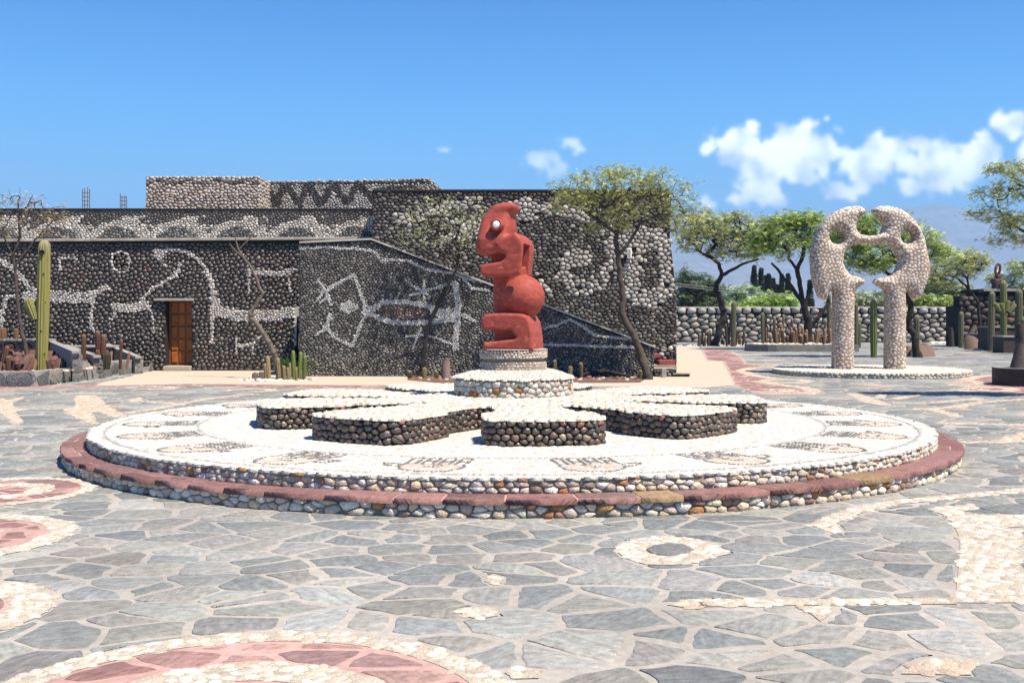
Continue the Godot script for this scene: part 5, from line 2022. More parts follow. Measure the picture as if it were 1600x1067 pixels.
func trees() -> void:
	var olive := [Color(0.115, 0.13, 0.034), Color(0.145, 0.158, 0.045), Color(0.09, 0.108, 0.03), Color(0.17, 0.172, 0.06)]
	var green := [Color(0.10, 0.14, 0.026), Color(0.13, 0.17, 0.034), Color(0.075, 0.108, 0.022), Color(0.15, 0.18, 0.045)]
	var dull := [Color(0.12, 0.12, 0.07), Color(0.16, 0.15, 0.10), Color(0.10, 0.10, 0.055)]
	tree("acacia_tree", "spreading olive-green tree with bent trunk before the spiral wall", 29.0, [[0.116, 0.055, 1012, 593, 1004, 565, 996, 540, 985, 515, 972, 490, 973, 460, 969, 430, 966, 400, 962, 375, 966, 350], [0.055, 0.033, 968, 402, 985, 376, 1000, 350, 1030, 335], [0.044, 0.0275, 963, 370, 945, 350, 920, 335]],
		[[965, 292, 85, 30], [905, 316, 50, 24], [1030, 300, 50, 30], [1062, 335, 36, 36], [960, 330, 60, 22], [885, 300, 26, 16], [970, 275, 60, 16], [950, 355, 40, 10]], {"goals": 312, "leaves": 18, "leaf_size": 0.197, "cols": olive, "seed": 5, "bare": 0.75, "twig": 0.009, "step": 12.0})
	tree("sparse_tree", "thin leaning tree with grey sparse twigs left of the red figure", 29.9, [[0.077, 0.033, 656, 592, 661, 560, 664, 535, 668, 515, 676, 492, 690, 465, 703, 440, 712, 422, 717, 402]],
		[[700, 375, 62, 28], [660, 352, 42, 28], [735, 348, 40, 30], [700, 322, 55, 16], [640, 375, 25, 14], [765, 335, 20, 16]], {"goals": 288, "leaves": 9, "leaf_size": 0.131, "cols": [Color(0.15, 0.16, 0.075), Color(0.19, 0.19, 0.10), Color(0.12, 0.135, 0.055)], "seed": 8, "bare": 0.9, "twig": 0.007, "thin": 0.35, "bark": M.darkbark, "step": 10.0})
	tree("dead_tree", "bare dead tree with crooked grey trunk against the door wall", 29.4, [[0.088, 0.0303, 437, 592, 432, 570, 424, 545, 412, 522, 401, 507, 390, 496, 392, 486, 402, 472, 411, 459, 404, 448, 399, 432, 390, 415, 380, 402], [0.0303, 0.011, 381, 403, 372, 390, 368, 376, 362, 352], [0.0248, 0.0099, 382, 404, 364, 388, 358, 380], [0.022, 0.0066, 373, 391, 385, 378, 403, 356, 421, 338], [0.011, 0.0055, 390, 416, 396, 400, 402, 396]],
		[[366, 365, 14, 16], [405, 350, 16, 12], [360, 385, 10, 10]], {"goals": 16, "leaves": 0, "seed": 4, "bare": 0.5, "twig": 0.007, "bark": M.palebark, "deep": 1.0})
	tree("thin_tree", "thin half-bare tree rising behind the left planter", 29.6, [[0.066, 0.0385, 50, 565, 38, 538, 32, 515, 29, 490, 26, 465, 24, 440, 23, 415], [0.033, 0.0165, 23, 416, 14, 390, 4, 368, -8, 350], [0.033, 0.0165, 23, 416, 38, 396, 56, 372, 80, 347, 98, 326], [0.0275, 0.0138, 24, 425, 20, 398, 30, 370, 28, 336, 27, 312], [0.022, 0.00825, 28, 340, 42, 322, 50, 305]],
		[[22, 312, 34, 20], [62, 332, 36, 20], [98, 335, 22, 18], [8, 350, 32, 25], [70, 368, 34, 10], [-40, 330, 40, 30]], {"goals": 162, "leaves": 12, "leaf_size": 0.131, "cols": [Color(0.14, 0.13, 0.06), Color(0.12, 0.125, 0.045), Color(0.2, 0.12, 0.07)], "seed": 14, "bare": 0.7, "twig": 0.007, "thin": 0.35, "bark": M.bark, "step": 10.0})
	tree("forked_tree", "dark-trunked forked tree before the boulder wall nearest the building", 66.0, [[0.231, 0.143, 1117, 541, 1124, 515, 1131, 492, 1128, 472, 1118, 456, 1119, 444, 1128, 430], [0.121, 0.055, 1128, 431, 1145, 421, 1162, 412, 1185, 405], [0.121, 0.055, 1128, 431, 1124, 412, 1112, 402, 1098, 396]],
		[[1120, 375, 55, 28], [1098, 355, 34, 26], [1165, 365, 45, 30], [1186, 384, 34, 22], [1078, 372, 26, 22], [1145, 345, 40, 12], [1150, 395, 40, 12]], {"goals": 300, "leaves": 26, "leaf_size": 0.406, "cols": olive, "seed": 21, "bare": 0.85, "twig": 0.018, "bark": M.darkbark, "step": 11.0})
	tree("many_limbed_tree", "black-trunked tree with many limbs in the kerbed bed left of the arch", 58.0, [[0.275, 0.165, 1262, 538, 1263, 512, 1260, 490, 1254, 470], [0.143, 0.066, 1263, 510, 1284, 490, 1296, 472, 1293, 452], [0.132, 0.055, 1255, 472, 1240, 452, 1226, 436, 1216, 421, 1206, 411], [0.143, 0.066, 1254, 470, 1250, 445, 1246, 422, 1232, 403], [0.121, 0.055, 1258, 480, 1268, 448, 1276, 425, 1287, 404], [0.11, 0.044, 1247, 425, 1255, 400, 1258, 378]],
		[[1230, 375, 50, 28], [1270, 362, 42, 28], [1200, 385, 36, 24], [1252, 345, 45, 12], [1300, 385, 34, 34], [1218, 352, 34, 14]], {"goals": 338, "leaves": 26, "leaf_size": 0.36, "cols": green, "seed": 33, "bare": 0.6, "twig": 0.016, "bark": M.darkbark, "step": 10.0, "base": 0.3})
	tree("curved_tree", "wide green tree with curved black trunk behind the arch", 46.0, [[0.165, 0.11, 1434, 556, 1431, 530, 1423, 515, 1420, 500, 1425, 485, 1421, 470, 1410, 452], [0.099, 0.044, 1411, 453, 1395, 432, 1375, 418, 1350, 410], [0.099, 0.044, 1411, 453, 1412, 430, 1425, 408, 1445, 392], [0.066, 0.033, 1411, 450, 1404, 420, 1390, 392]],
		[[1362, 392, 55, 30], [1352, 412, 40, 18], [1440, 388, 44, 26], [1395, 358, 50, 22], [1472, 395, 28, 16], [1350, 352, 40, 18], [1325, 375, 36, 30], [1400, 405, 40, 16]], {"goals": 338, "leaves": 28, "leaf_size": 0.301, "cols": green, "seed": 41, "bare": 0.85, "twig": 0.013, "bark": M.darkbark, "step": 11.0})
	tree("crooked_tree", "small crooked tree leaning before the dark ruin at the right", 58.0, [[0.11, 0.0715, 1533, 547, 1532, 520, 1531, 495, 1530, 474, 1522, 462, 1512, 448], [0.066, 0.033, 1512, 449, 1498, 436, 1480, 428, 1462, 424], [0.055, 0.0275, 1514, 452, 1512, 435, 1520, 420]],
		[[1500, 420, 46, 18], [1530, 412, 20, 12], [1466, 436, 28, 18], [1515, 402, 34, 10]], {"goals": 238, "leaves": 16, "leaf_size": 0.328, "cols": olive, "seed": 52, "bare": 0.8, "twig": 0.014, "bark": M.darkbark, "step": 9.0, "thin": 0.1})
	tree("overhanging_tree", "feathery green tree reaching in from the right edge", 22.0, [[0.132, 0.088, 1745, 685, 1738, 600, 1725, 520, 1705, 450, 1690, 410], [0.055, 0.0275, 1690, 411, 1655, 385, 1615, 368, 1580, 350], [0.055, 0.0275, 1695, 425, 1665, 360, 1630, 322, 1590, 300], [0.055, 0.0275, 1690, 411, 1690, 340, 1670, 290, 1640, 265]],
		[[1570, 300, 52, 20], [1610, 268, 60, 20], [1545, 332, 36, 12], [1615, 345, 70, 20], [1690, 310, 80, 50], [1580, 372, 36, 12], [1560, 262, 30, 8], [1700, 380, 70, 30]], {"goals": 412, "leaves": 32, "leaf_size": 0.131, "cols": olive, "seed": 61, "bare": 0.8, "twig": 0.006, "bark": M.bark, "step": 12.0, "deep": 0.6})
	# beyond the wall
	tree("dense_tree", "dense dark tree beyond the wall by the building corner", 96.0, [[0.5, 0.2, 1095, 535, 1096, 480, 1094, 450]], [[1095, 455, 36, 24], [1075, 465, 24, 18], [1112, 462, 22, 20], [1092, 482, 44, 12], [1070, 440, 16, 12]], {"goals": 170, "leaves": 18, "leaf_size": 1.0, "cols": [Color(0.03, 0.042, 0.018), Color(0.04, 0.055, 0.022), Color(0.05, 0.065, 0.028)], "seed": 71, "twig": 0.03, "step": 11.0, "bare": 0.3, "bark": M.darkbark})
	var bush := {"goals": 90, "leaves": 20, "leaf_size": 0.95, "twig": 0.03, "step": 9.0, "bare": 0.2, "category": "bush"}
	var far := [
		["round_bush", "grey-green rounded bush beyond the wall, left of the cypresses", 104.0, [[0.2, 0.1, 1172, 530, 1172, 480]], [[1168, 462, 26, 14], [1150, 470, 16, 12], [1150, 484, 40, 8]], [Color(0.10, 0.14, 0.06), Color(0.13, 0.17, 0.08)]],
		["low_hedge", "bright green low hedge beyond the wall under the cypresses", 98.0, [[0.2, 0.1, 1215, 530, 1215, 490]], [[1215, 472, 28, 9], [1190, 479, 36, 7], [1160, 486, 40, 6], [1235, 478, 20, 9]], [Color(0.11, 0.16, 0.025), Color(0.14, 0.19, 0.035), Color(0.08, 0.12, 0.02)]],
		["green_bush", "green bush beyond the wall seen under the arch", 104.0, [[0.2, 0.1, 1352, 530, 1352, 480]], [[1342, 470, 34, 10], [1372, 474, 28, 12], [1320, 478, 24, 8]], [Color(0.09, 0.12, 0.05), Color(0.12, 0.15, 0.065)]],
		["broad_bush", "broad yellow-green bush beyond the wall right of the arch", 98.0, [[0.2, 0.1, 1470, 530, 1470, 485]], [[1450, 473, 40, 9], [1490, 478, 44, 9], [1425, 478, 24, 8]], [Color(0.11, 0.15, 0.03), Color(0.09, 0.12, 0.025)]],
		["back_tree", "pale green tree standing behind the ruin at the right edge", 100.0, [[0.4, 0.15, 1590, 530, 1590, 470, 1588, 450]], [[1588, 428, 34, 20], [1615, 430, 30, 24], [1565, 440, 22, 18], [1590, 455, 40, 14], [1660, 440, 40, 24]], [Color(0.10, 0.13, 0.05), Color(0.13, 0.155, 0.07)]],
		["grey_tree", "grey-green tree beyond the wall between the arch and the ruin", 100.0, [[0.3, 0.15, 1470, 530, 1468, 480, 1468, 450]], [[1465, 448, 30, 14], [1438, 452, 20, 14], [1490, 455, 24, 12]], [Color(0.09, 0.11, 0.05), Color(0.12, 0.14, 0.07)]]]
	var sd := 80
	for f in far:
		var o := bush.duplicate()
		o.cols = f[5]
		o.seed = sd
		if f[0].ends_with("tree"): o.category = "tree"
		if f[0].ends_with("hedge"): o.category = "hedge"
		sd += 1
		tree(f[0], f[1], f[2], f[3], f[4], o)
	# cypresses
	var rk := ["leftmost tall dark cypress of the row beyond the wall", "second cypress from the left, slim and tall", "slim short cypress behind the second and third tall ones", "broad dark cypress in the middle of the row", "cypress just right of the broad middle one", "smallest cypress of the row beyond the wall", "cypress left of the many-limbed tree's trunk", "dark cypress seen through the fork of the many-limbed tree", "cypress between the many-limbed tree and the arch", "dark cypress right of the arch, beyond the wall"]
	var cy := [[1179, 417, 6.5], [1189.5, 421, 5], [1195.5, 432, 3.5], [1202, 430, 5.5], [1209, 437, 4.5], [1215, 446, 3.5], [1222, 431, 4], [1232, 429, 5.5], [1266, 439, 6], [1418, 452, 5]]
	for k in cy.size(): cypress(rk[k], cy[k][0], cy[k][1], cy[k][2], 130.0 + k % 3 * 3.0, k)


func cypress(label: String, px: float, top: float, half: float, d: float, seed_: int) -> void:
	var r := RandomNumberGenerator.new()
	r.seed = 200 + seed_
	var base := P(px, 520, d)
	base.y = 0
	var t := thing("cypress_tree", label, "tree", base, "dark cypresses beyond the wall")
	var h := hy(top, d)
	var w := half * d / FOC
	var b := Buf.new()
	b.tube([Vector3.ZERO, Vector3(0, h * 0.9, 0)], [0.25, 0.04], 7)
	part("trunk", b.mesh(), M.darkbark, t)
	var li := []
	for k in 650:
		var f := pow(r.randf(), 0.9)
		var rr := w * (pow(sin(PI * clampf(0.12 + 0.88 * f, 0, 1)), 0.6) if f > 0.25 else 0.85) * (1.0 - 0.35 * f)
		var an := r.randf() * TAU
		var q := rr * sqrt(r.randf()) * r.randf_range(0.8, 1.15)
		var o := Vector3(cos(an) * q, 0.2 + f * (h - 0.3), sin(an) * q)
		var bs := Basis.from_euler(Vector3(0, r.randf() * TAU, r.randf_range(0.9, 1.5))).scaled(Vector3.ONE * r.randf_range(0.8, 1.4))
		var kk := r.randf_range(0.7, 1.3)
		li.append([Transform3D(bs, o), Color(0.022 * kk, 0.032 * kk, 0.018 * kk)])
	copies(t, "crown", li, sprig_mesh, M.leaf)


# ---------------------------------------------------------------- cacti and beds
func cactus_mesh(h: float, r: float, ribs: int, col: Color, tip_col := Color(-1, 0, 0)) -> ArrayMesh:
	var b := Buf.new()
	var prof := [Vector2(r * 0.82, -0.05), Vector2(r * 0.9, h * 0.1), Vector2(r, h * 0.35), Vector2(r * 1.02, h * 0.6), Vector2(r * 0.97, h * 0.82)]
	var n := 6
	for k in n + 1:
		var a := PI / 2 * k / n
		prof.append(Vector2(maxf(r * 0.95 * cos(a), 0.002), h * 0.9 + minf(r * 1.3, h * 0.1) * sin(a)))
	b.lathe(prof, ribs * 4, col, ribs, 0.22)
	if tip_col.r >= 0:
		for k in b.c.size():
			var f := smoothstep(h * 0.78, h * 0.98, b.v[k].y)
			b.c[k] = col.lerp(tip_col, f)
	for k in b.c.size():
		var w := 0.8 + 0.35 * absf(sin(b.v[k].y * 5.0 + atan2(b.v[k].x, b.v[k].z) * 3.0))
		b.c[k] = Color(b.c[k].r * w, b.c[k].g * w, b.c[k].b * w)
	return b.mesh()

func cactus(called: String, label: String, at: Vector3, h: float, r: float, ribs: int, col: Color, group := "", tilt := Vector2.ZERO, tip := Color(-1, 0, 0), category := "cactus") -> Node3D:
	var t := thing(called, label, category, at, group)
	var s := part("stem", cactus_mesh(h, r, ribs, col, tip), M.cactus, t)
	s.rotation = Vector3(tilt.x, rf(0, 3), tilt.y)
	return t

func cacti() -> void:
	var yg := Color(0.30, 0.29, 0.09)
	var green := Color(0.165, 0.165, 0.095)
	# the tall one at the left
	var at := P(64, 575, 27.6)
	at.y = 0.36
	var c := cactus("column_cactus", "tall yellow-green column cactus in the left planter", at, hy(366, 27.6) - 0.36, 0.165, 13, yg, "", Vector2(0, -0.022), Color(0.33, 0.31, 0.17))
	var ab := part("arm", cactus_mesh(0.55, 0.13, 11, Color(0.25, 0.25, 0.09)), M.cactus, c, Vector3(-0.16, hy(497, 27.6) - 0.36, 0.05))
	ab.rotation.z = 0.35
	var hole := Buf.new()
	hole.lathe([Vector2(0.07, -0.02), Vector2(0.068, 0.004), Vector2(0.045, -0.01), Vector2(0.001, -0.02)], 14, Color(0.02, 0.018, 0.015))
	var ho := part("hollow", hole.mesh(), M.cactus, c, Vector3(0.07, hy(395, 27.6) - 0.36, 0.146))
	ho.rotation.x = PI / 2
	for q in [[0.4, 0.12], [1.0, 0.05], [1.3, -0.09], [1.75, 0.13], [2.05, -0.02], [2.5, 0.1], [0.75, -0.12]]:
		var sc := Buf.new()
		sc.lathe([Vector2(0.022, -0.02), Vector2(0.02, 0.004), Vector2(0.001, 0.002)], 8, Color(0.035, 0.03, 0.018))
		var so := part("scar", sc.mesh(), M.cactus, c, Vector3(q[1], q[0], 0.158 * sqrt(1.0 - pow(q[1] / 0.17, 2.0)) - 0.004))
		so.rotation.x = PI / 2
	for q in [[1366, 558, 467, 46.0, 0.155, "green column cactus standing between the legs of the arch"], [1146, 541, 468, 65.0, 0.16, "tall pale column cactus beside the forked tree"], [1193, 538, 487, 66.0, 0.13, "dark column cactus against the boulder wall left of the kerbed bed"], [1338, 540, 470, 60.0, 0.13, "column cactus just right of the arch's left leg"], [1343, 540, 503, 62.0, 0.12, "short brown cactus behind the arch's left leg"], [1433, 548, 492, 50.0, 0.14, "short cactus right of the curved tree trunk"],
			[1297, 535, 456, 74.0, 0.17, "grey column cactus peeking between flap and leg of the arch"], [1549, 535, 452, 55.0, 0.17, "grey-green column cactus left of the dark totem"], [1592, 530, 449, 55.0, 0.19, "tall column cactus at the right edge before the ruin"], [1502, 540, 486, 62.0, 0.15, "dark column cactus before the right end of the boulder wall"], [1518, 540, 470, 66.0, 0.13, "thin dark column cactus beside the crooked tree"], [1601, 545, 496, 50.0, 0.15, "low cactus at the right edge beside the low dark wall"]]:
		at = P(q[0], q[1], q[3])
		at.y = 0.0
		cactus("column_cactus", q[5], at, hy(q[2], q[3]), q[4], 12, vary(green, 0.2) if q[3] != 46.0 else Color(0.17, 0.21, 0.07), "", Vector2(0, rf(-0.03, 0.03)), Color(0.22, 0.22, 0.13))
	# one with arms, before the totem
	at = P(1569, 530, 54.0)
	at.y = 0.3
	var k := cactus("branching_cactus", "branching cactus with knobby arms before the totem", at, hy(434, 54.0) - 0.3, 0.17, 12, Color(0.20, 0.21, 0.08), "", Vector2.ZERO, Color(0.28, 0.27, 0.14))
	for s in [[-0.55, 0.75], [0.55, 0.55], [-0.15, 0.4], [0.2, 0.85]]:
		var a := part("arm", cactus_mesh(0.5, 0.12, 10, Color(0.21, 0.22, 0.08)), M.cactus, k, Vector3(s[0] * 0.45, hy(486, 54.0) - 0.5 + s[1] * 0.3, 0.12))
		a.rotation.z = -s[0] * 1.2
	# cluster at the foot of the dead tree
	var n := 0
	for q in [[420, 588, 557, 0.085, 0], [415, 588, 569, 0.07, 0], [436, 590, 560, 0.08, 0], [444, 590, 572, 0.07, 0], [452, 589, 568, 0.075, 0], [450, 592, 575, 0.06, 0], [459, 588, 548, 0.075, 1], [468, 588, 550, 0.075, 1], [475, 588, 556, 0.07, 1], [463, 590, 575, 0.06, 0], [471, 590, 580, 0.055, 0]]:
		at = P(q[0], q[1], 28.9)
		at.y = 0.02
		var tints := [Color(0.30, 0.235, 0.12), Color(0.17, 0.21, 0.06)]
		if q[4] == 0: cactus("small_cactus", "small tan upright cactus at the foot of the dead tree", at, hy(q[2], 28.9), q[3] * 0.72, 8, vary(tints[0], 0.2), "tan cacti at the foot of the dead tree", Vector2(rf(-0.05, 0.05), rf(-0.08, 0.08)), Color(0.36, 0.29, 0.17))
		else: cactus("small_cactus", "slim green cactus at the corner of the fish wall", at, hy(q[2], 28.9), q[3] * 0.72, 8, vary(tints[1], 0.2), "green cacti at the corner of the fish wall", Vector2(rf(-0.05, 0.05), rf(-0.06, 0.06)), Color(0.25, 0.27, 0.09))
	# green spiky shrub beside them
	var sh := thing("spiky_shrub", "bright green spiky shrub beside the small cacti at the fish wall", "shrub", P(462, 586, 29.3))
	sh.position.y = 0.0
	var bb := Buf.new()
	for i in 70:
		var dir := Vector3(rf(-1, 1), rf(0.5, 1.6), rf(-0.6, 0.6)).normalized()
		bb.tube([Vector3(rf(-0.25, 0.25), 0.05, rf(-0.1, 0.1)), dir * rf(0.5, 0.95) * Vector3(1.0, 0.85, 1.0)], [0.014, 0.004], 4, vary(Color(0.10, 0.17, 0.03), 0.3))
	part("blades", bb.mesh(), M.cactus, sh)
	# dry brown cacti: beds at the left
	var brown := [Color(0.13, 0.06, 0.042), Color(0.17, 0.085, 0.055), Color(0.10, 0.05, 0.038), Color(0.2, 0.115, 0.075)]
	for q in [[4, 578, 540, 0.09, 0.15], [12, 580, 556, 0.1, -0.1], [20, 578, 562, 0.09, 0.3], [28, 580, 566, 0.09, -0.3], [36, 579, 556, 0.08, 0.5], [44, 580, 560, 0.08, 0.9], [52, 579, 545, 0.085, 0.75], [8, 581, 568, 0.1, -0.2], [24, 582, 570, 0.09, 0.0], [75, 579, 562, 0.06, 0.1], [82, 579, 566, 0.06, 0.0], [-12, 578, 548, 0.1, 0.1], [-24, 579, 560, 0.1, 0.0]]:
		at = P(q[0], q[1], 27.3)
		at.y = 0.33
		cactus("dry_cactus", "dry red-brown stub cactus in the bed around the tall column cactus", at, maxf((hy(q[2], 27.3) - 0.33) / cos(q[4]), 0.15), q[3] * 0.66, 8, vary(pick(brown), 0.15), "dry cacti around the tall column cactus", Vector2(rf(-0.1, 0.1), -q[4]), Color(0.22, 0.115, 0.07))
	for q in [[130, 558, 521, 0.1, 0.0, "single brown cactus at the left of the second planter"], [153, 562, 515, 0.11, 0.02, "tallest brown cactus of the clump in the second planter"], [159, 562, 522, 0.11, -0.05, "brown cactus at the right of the clump in the second planter"], [155, 570, 545, 0.12, 0.1, "stout brown cactus at the front of the clump in the second planter"], [187, 565, 528, 0.07, 0.05, "thin brown cactus by the right end of the second planter"], [197, 566, 550, 0.06, -0.25, "leaning thin brown cactus by the right end of the second planter"], [165, 570, 552, 0.2, 0.0, "round dark green bushy cactus in the second planter"]]:
		at = P(q[0], q[1], 29.6)
		at.y = 0.3
		cactus("brown_cactus", q[5], at, hy(q[2], 29.6) - 0.3, q[3] * 0.66, 9, vary(pick(brown), 0.1) if q[3] < 0.19 else Color(0.045, 0.05, 0.025), "", Vector2(0, q[4]), Color(0.23, 0.14, 0.085) if q[3] < 0.19 else Color(-1, 0, 0))
	for q in [[3, 530, 513, 0.16], [-8, 530, 516, 0.18], [24, 530, 514, 0.1]]:
		at = P(q[0], q[1], 31.4)
		at.y = 1.0
		cactus("tan_cactus", ["stout tan cactus on the upper left planter, at the photo's edge", "outermost tan cactus on the upper left planter, cut off by the edge", "small brown cactus on the upper left planter by the thin tree"][n % 3], at, hy(q[2], 31.4) - 0.98, q[3] * 0.75, 10, Color(0.22, 0.12, 0.06))
		n += 1
	# dry cacti before the boulder wall
	var r2 := RandomNumberGenerator.new()
	r2.seed = 88
	for i in 16:
		var px := [1092, 1097, 1102, 1107, 1111, 1121, 1128, 1136, 1140, 1150, 1156, 1161, 1166, 1131, 1100, 1138][i] as float
		var hgt: float = [22, 30, 18, 26, 28, 20, 16, 40, 55, 30, 14, 26, 10, 12, 12, 62][i]
		at = P(px, 541, 67.5 - r2.randf() * 2.0)
		at.y = 0.0
		cactus("dry_cactus", "dry brown stick cactus among stones at the foot of the forked tree", at, hgt * 66.0 / FOC * 0.9, r2.randf_range(0.06, 0.11), 7, vary(pick([Color(0.13, 0.085, 0.06), Color(0.18, 0.12, 0.08), Color(0.1, 0.065, 0.05)]), 0.2), "dry cacti at the foot of the forked tree", Vector2(0, r2.randf_range(-0.15, 0.15)), Color(0.24, 0.17, 0.11))
	for i in 76:
		var px := r2.randf_range(1196, 1322)
		var dd := r2.randf_range(55.2, 59.0)
		var hgt := r2.randf_range(9, 30) * (1.7 if r2.randf() < 0.12 else 1.0)
		at = P(px, 536, dd)
		at.y = 0.3
		cactus("dry_cactus", "dry tan stick cactus in the kerbed bed under the many-limbed tree", at, hgt * 56.0 / FOC, r2.randf_range(0.045, 0.09), 7, vary(pick([Color(0.22, 0.14, 0.09), Color(0.28, 0.19, 0.12), Color(0.16, 0.095, 0.065)]), 0.2), "dry cacti in the kerbed bed", Vector2(0, r2.randf_range(-0.18, 0.18)), Color(0.4, 0.29, 0.2))


func planters() -> void:
	# left: slate-faced beds
	var t := thing("slate_planter", "low curved grey slate planter wall at the left", "planter")
	var line := gpoly([-150, 602, -60, 604, 0, 604.5, 55, 604, 100, 598.5, 150, 591, 200, 584.8, 238, 580])
	var pts := PackedVector2Array()
	var cv := Curve2D.new()
	for p in line: cv.add_point(p)
	var ln := cv.get_baked_length()
	var m := int(ln / 0.1)
	for k in m + 1: pts.append(cv.sample_baked(ln * k / m))
	var nor := PackedVector2Array()
	for k in m + 1:
		var tg := (pts[mini(k + 1, m)] - pts[maxi(k - 1, 0)]).normalized()
		nor.append(Vector2(-tg.y, tg.x))
	var s := PathSurf.new()
	s.pts = pts
	s.nor = nor
	s.step = ln / m
	var hgt := func(u: float) -> float: 
		var q: Vector3 = s.pos(u, 0, 0)
		var px: float = 800.0 - q.x / q.z * FOC
		if px < 106.0: return 0.37
		if px < 149.0: return 0.25
		return 0.43 if px < 206.0 else 0.16
	var b := Buf.new()
	for k in m:
		var h: float = hgt.call(ln * k / m)
		var a := pts[k]
		var c := pts[k + 1]
		var na := nor[k] * -0.32
		var nc := nor[k + 1] * -0.32
		b.quad(Vector3(a.x, -0.02, a.y), Vector3(c.x, -0.02, c.y), Vector3(c.x, h, c.y), Vector3(a.x, h, a.y))
		b.quad(Vector3(a.x, h, a.y), Vector3(c.x, h, c.y), Vector3(c.x + nc.x, h, c.y + nc.y), Vector3(a.x + na.x, h, a.y + na.y))
		b.quad(Vector3(c.x + nc.x, -0.02, c.y + nc.y), Vector3(a.x + na.x, -0.02, a.y + na.y), Vector3(a.x + na.x, h, a.y + na.y), Vector3(c.x + nc.x, h, c.y + nc.y))
	var core := part("planter_wall", b.mesh(), M.greyslab, t)
	var list := []
	var slates := [Color(0.20, 0.205, 0.2), Color(0.16, 0.165, 0.165), Color(0.25, 0.24, 0.215), Color(0.22, 0.20, 0.175), Color(0.28, 0.265, 0.235)]
	for c in cells(0, ln - 0.05, 0, 0.38, 0.42, 0.3, 0.42, 0.1):
		if c[0].y > hgt.call(c[0].x) - 0.06: continue
		list.append({"s": s, "poly": rounded(c[1], c[0], 0.012, 0.12), "c": c[0], "h": 0.02, "edge": 0.008, "col": vary(pick(slates), 0.15, 0.04)})
	emit(core, "slate_piece", "slate_pieces", list, M.slate, 90, true)
	var soil := Buf.new()
	var sp := PackedVector2Array()
	for p in line: sp.append(p + Vector2(0, -0.2))
	sp.append(Vector2(-12.2, -33.6))
	sp.append(Vector2(-17.5, -33.6))
	sp.append(Vector2(-17.5, -27))
	soil.sheet(sp, 0.33)
	part("soil", soil.mesh(), M.soil, t)
	# white stones along the bed
	var wl := []
	for k in 120:
		var q := cv.sample_baked(rf(0.1, ln * 0.55)) + Vector2(rf(-0.2, 0.2), rf(-1.3, -0.3))
		var sc := rf(0.04, 0.09)
		wl.append([Transform3D(Basis(Vector3.UP, rf(0, 6)).scaled_local(Vector3(sc, sc * 0.8, sc)), Vector3(q.x, 0.33, q.y)), vary(pick([Color(0.6, 0.55, 0.48), Color(0.4, 0.2, 0.15), Color(0.33, 0.16, 0.12)]), 0.15)])
	copies(t, "bed_stones", wl, pebble_meshes[0].mesh(), M.pebble)
	# sloping slate-capped walls that run back to the building
	var data := [[[76, 534, 32.0], [117, 552, 27.7], "sloping slate-capped planter wall beside the tall cactus", 0.0], [[99, 541, 33.2], [150, 559, 29.4], "sloping slate-capped wall between the two left planters", 0.0], [[166, 540, 33.85], [214, 560, 32.0], "sloping slate-capped wall at the right end of the second planter", 0.0]]
	var ends := []
	for q in data:
		var a := P(q[0][0], q[0][1], q[0][2])
		var e := P(q[1][0], q[1][1], q[1][2])
		ends.append([a, e])
		var w := thing("sloped_wall", q[2], "wall")
		var dir := (Vector3(e.x, 0, e.z) - Vector3(a.x, 0, a.z)).normalized()
		var sd := Vector3(dir.z, 0, -dir.x) * 0.075
		if sd.x < 0: sd = -sd
		var wb := Buf.new()
		var a0 := Vector3(a.x, 0, a.z)
		var e0 := Vector3(e.x, 0, e.z)
		wb.quad(e0 - sd, e0 + sd, e + sd, e - sd)
		wb.quad(e0 + sd, a0 + sd, a + sd, e + sd)
		wb.quad(a0 - sd, e0 - sd, e - sd, a - sd)
		var bodym := part("wall_body", wb.mesh(), M.greyslab, w)
		var fs := Surf.new()
		fs.o = e0 - sd
		fs.ux = (sd * 2.0).normalized()
		fs.nn = dir
		var fl := []
		for c in cells(0, 0.26, 0, e.y - 0.02, 0.26, 0.22, 0.3):
			fl.append({"s": fs, "poly": rounded(c[1], c[0], 0.012, 0.1), "c": c[0], "h": 0.016, "col": vary(pick(slates), 0.15)})
		emit(bodym, "slate_piece", "slate_pieces", fl, M.slate, 10, true)
		var cb := Buf.new()
		var up := Vector3(0, 0.06, 0)
		var s2 := sd * 1.35
		var ee := e + dir * 0.1
		cb.quad(ee - s2, ee + s2, ee + s2 + up, ee - s2 + up)
		cb.quad(ee - s2 + up, ee + s2 + up, a + s2 + up, a - s2 + up)
		cb.quad(ee + s2, a + s2, a + s2 + up, ee + s2 + up)
		cb.quad(a - s2, ee - s2, ee - s2 + up, a - s2 + up)
		part("cap", cb.mesh(), M.greyslab, w)
	# slate face between the first two walls
	var f := thing("slate_slope", "grey slate slope between the two sloping planter walls", "retaining wall")
	var o0: Vector3 = ends[0][1]
	var o1: Vector3 = ends[1][1]
	var b0: Vector3 = ends[0][0]
	var b1: Vector3 = ends[1][0]
	var fb := Buf.new()
	var lo0 := Vector3(o0.x, 0.28, o0.z)
	var lo1 := Vector3(o1.x, 0.28, o1.z)
	b0 = o0.lerp(b0, 0.45)
	b1 = o1.lerp(b1, 0.45)
	fb.quad(Vector3(lo0.x, -0.02, lo0.z), Vector3(lo1.x, -0.02, lo1.z), lo1, lo0)
	fb.quad(lo0, lo1, b1 - Vector3(0, 0.1, 0), b0 - Vector3(0, 0.1, 0))
	fb.quad(b0 - Vector3(0, 0.1, 0), b1 - Vector3(0, 0.1, 0), ends[1][0] - Vector3(0, 0.1, 0), ends[0][0] - Vector3(0, 0.1, 0))
	var fm := part("slope_core", fb.mesh(), M.greyslab, f)
	var ss := Surf.new()
	ss.o = lo0
	ss.ux = (lo1 - lo0).normalized()
	ss.vy = (b0 - Vector3(0, 0.1, 0) - lo0)
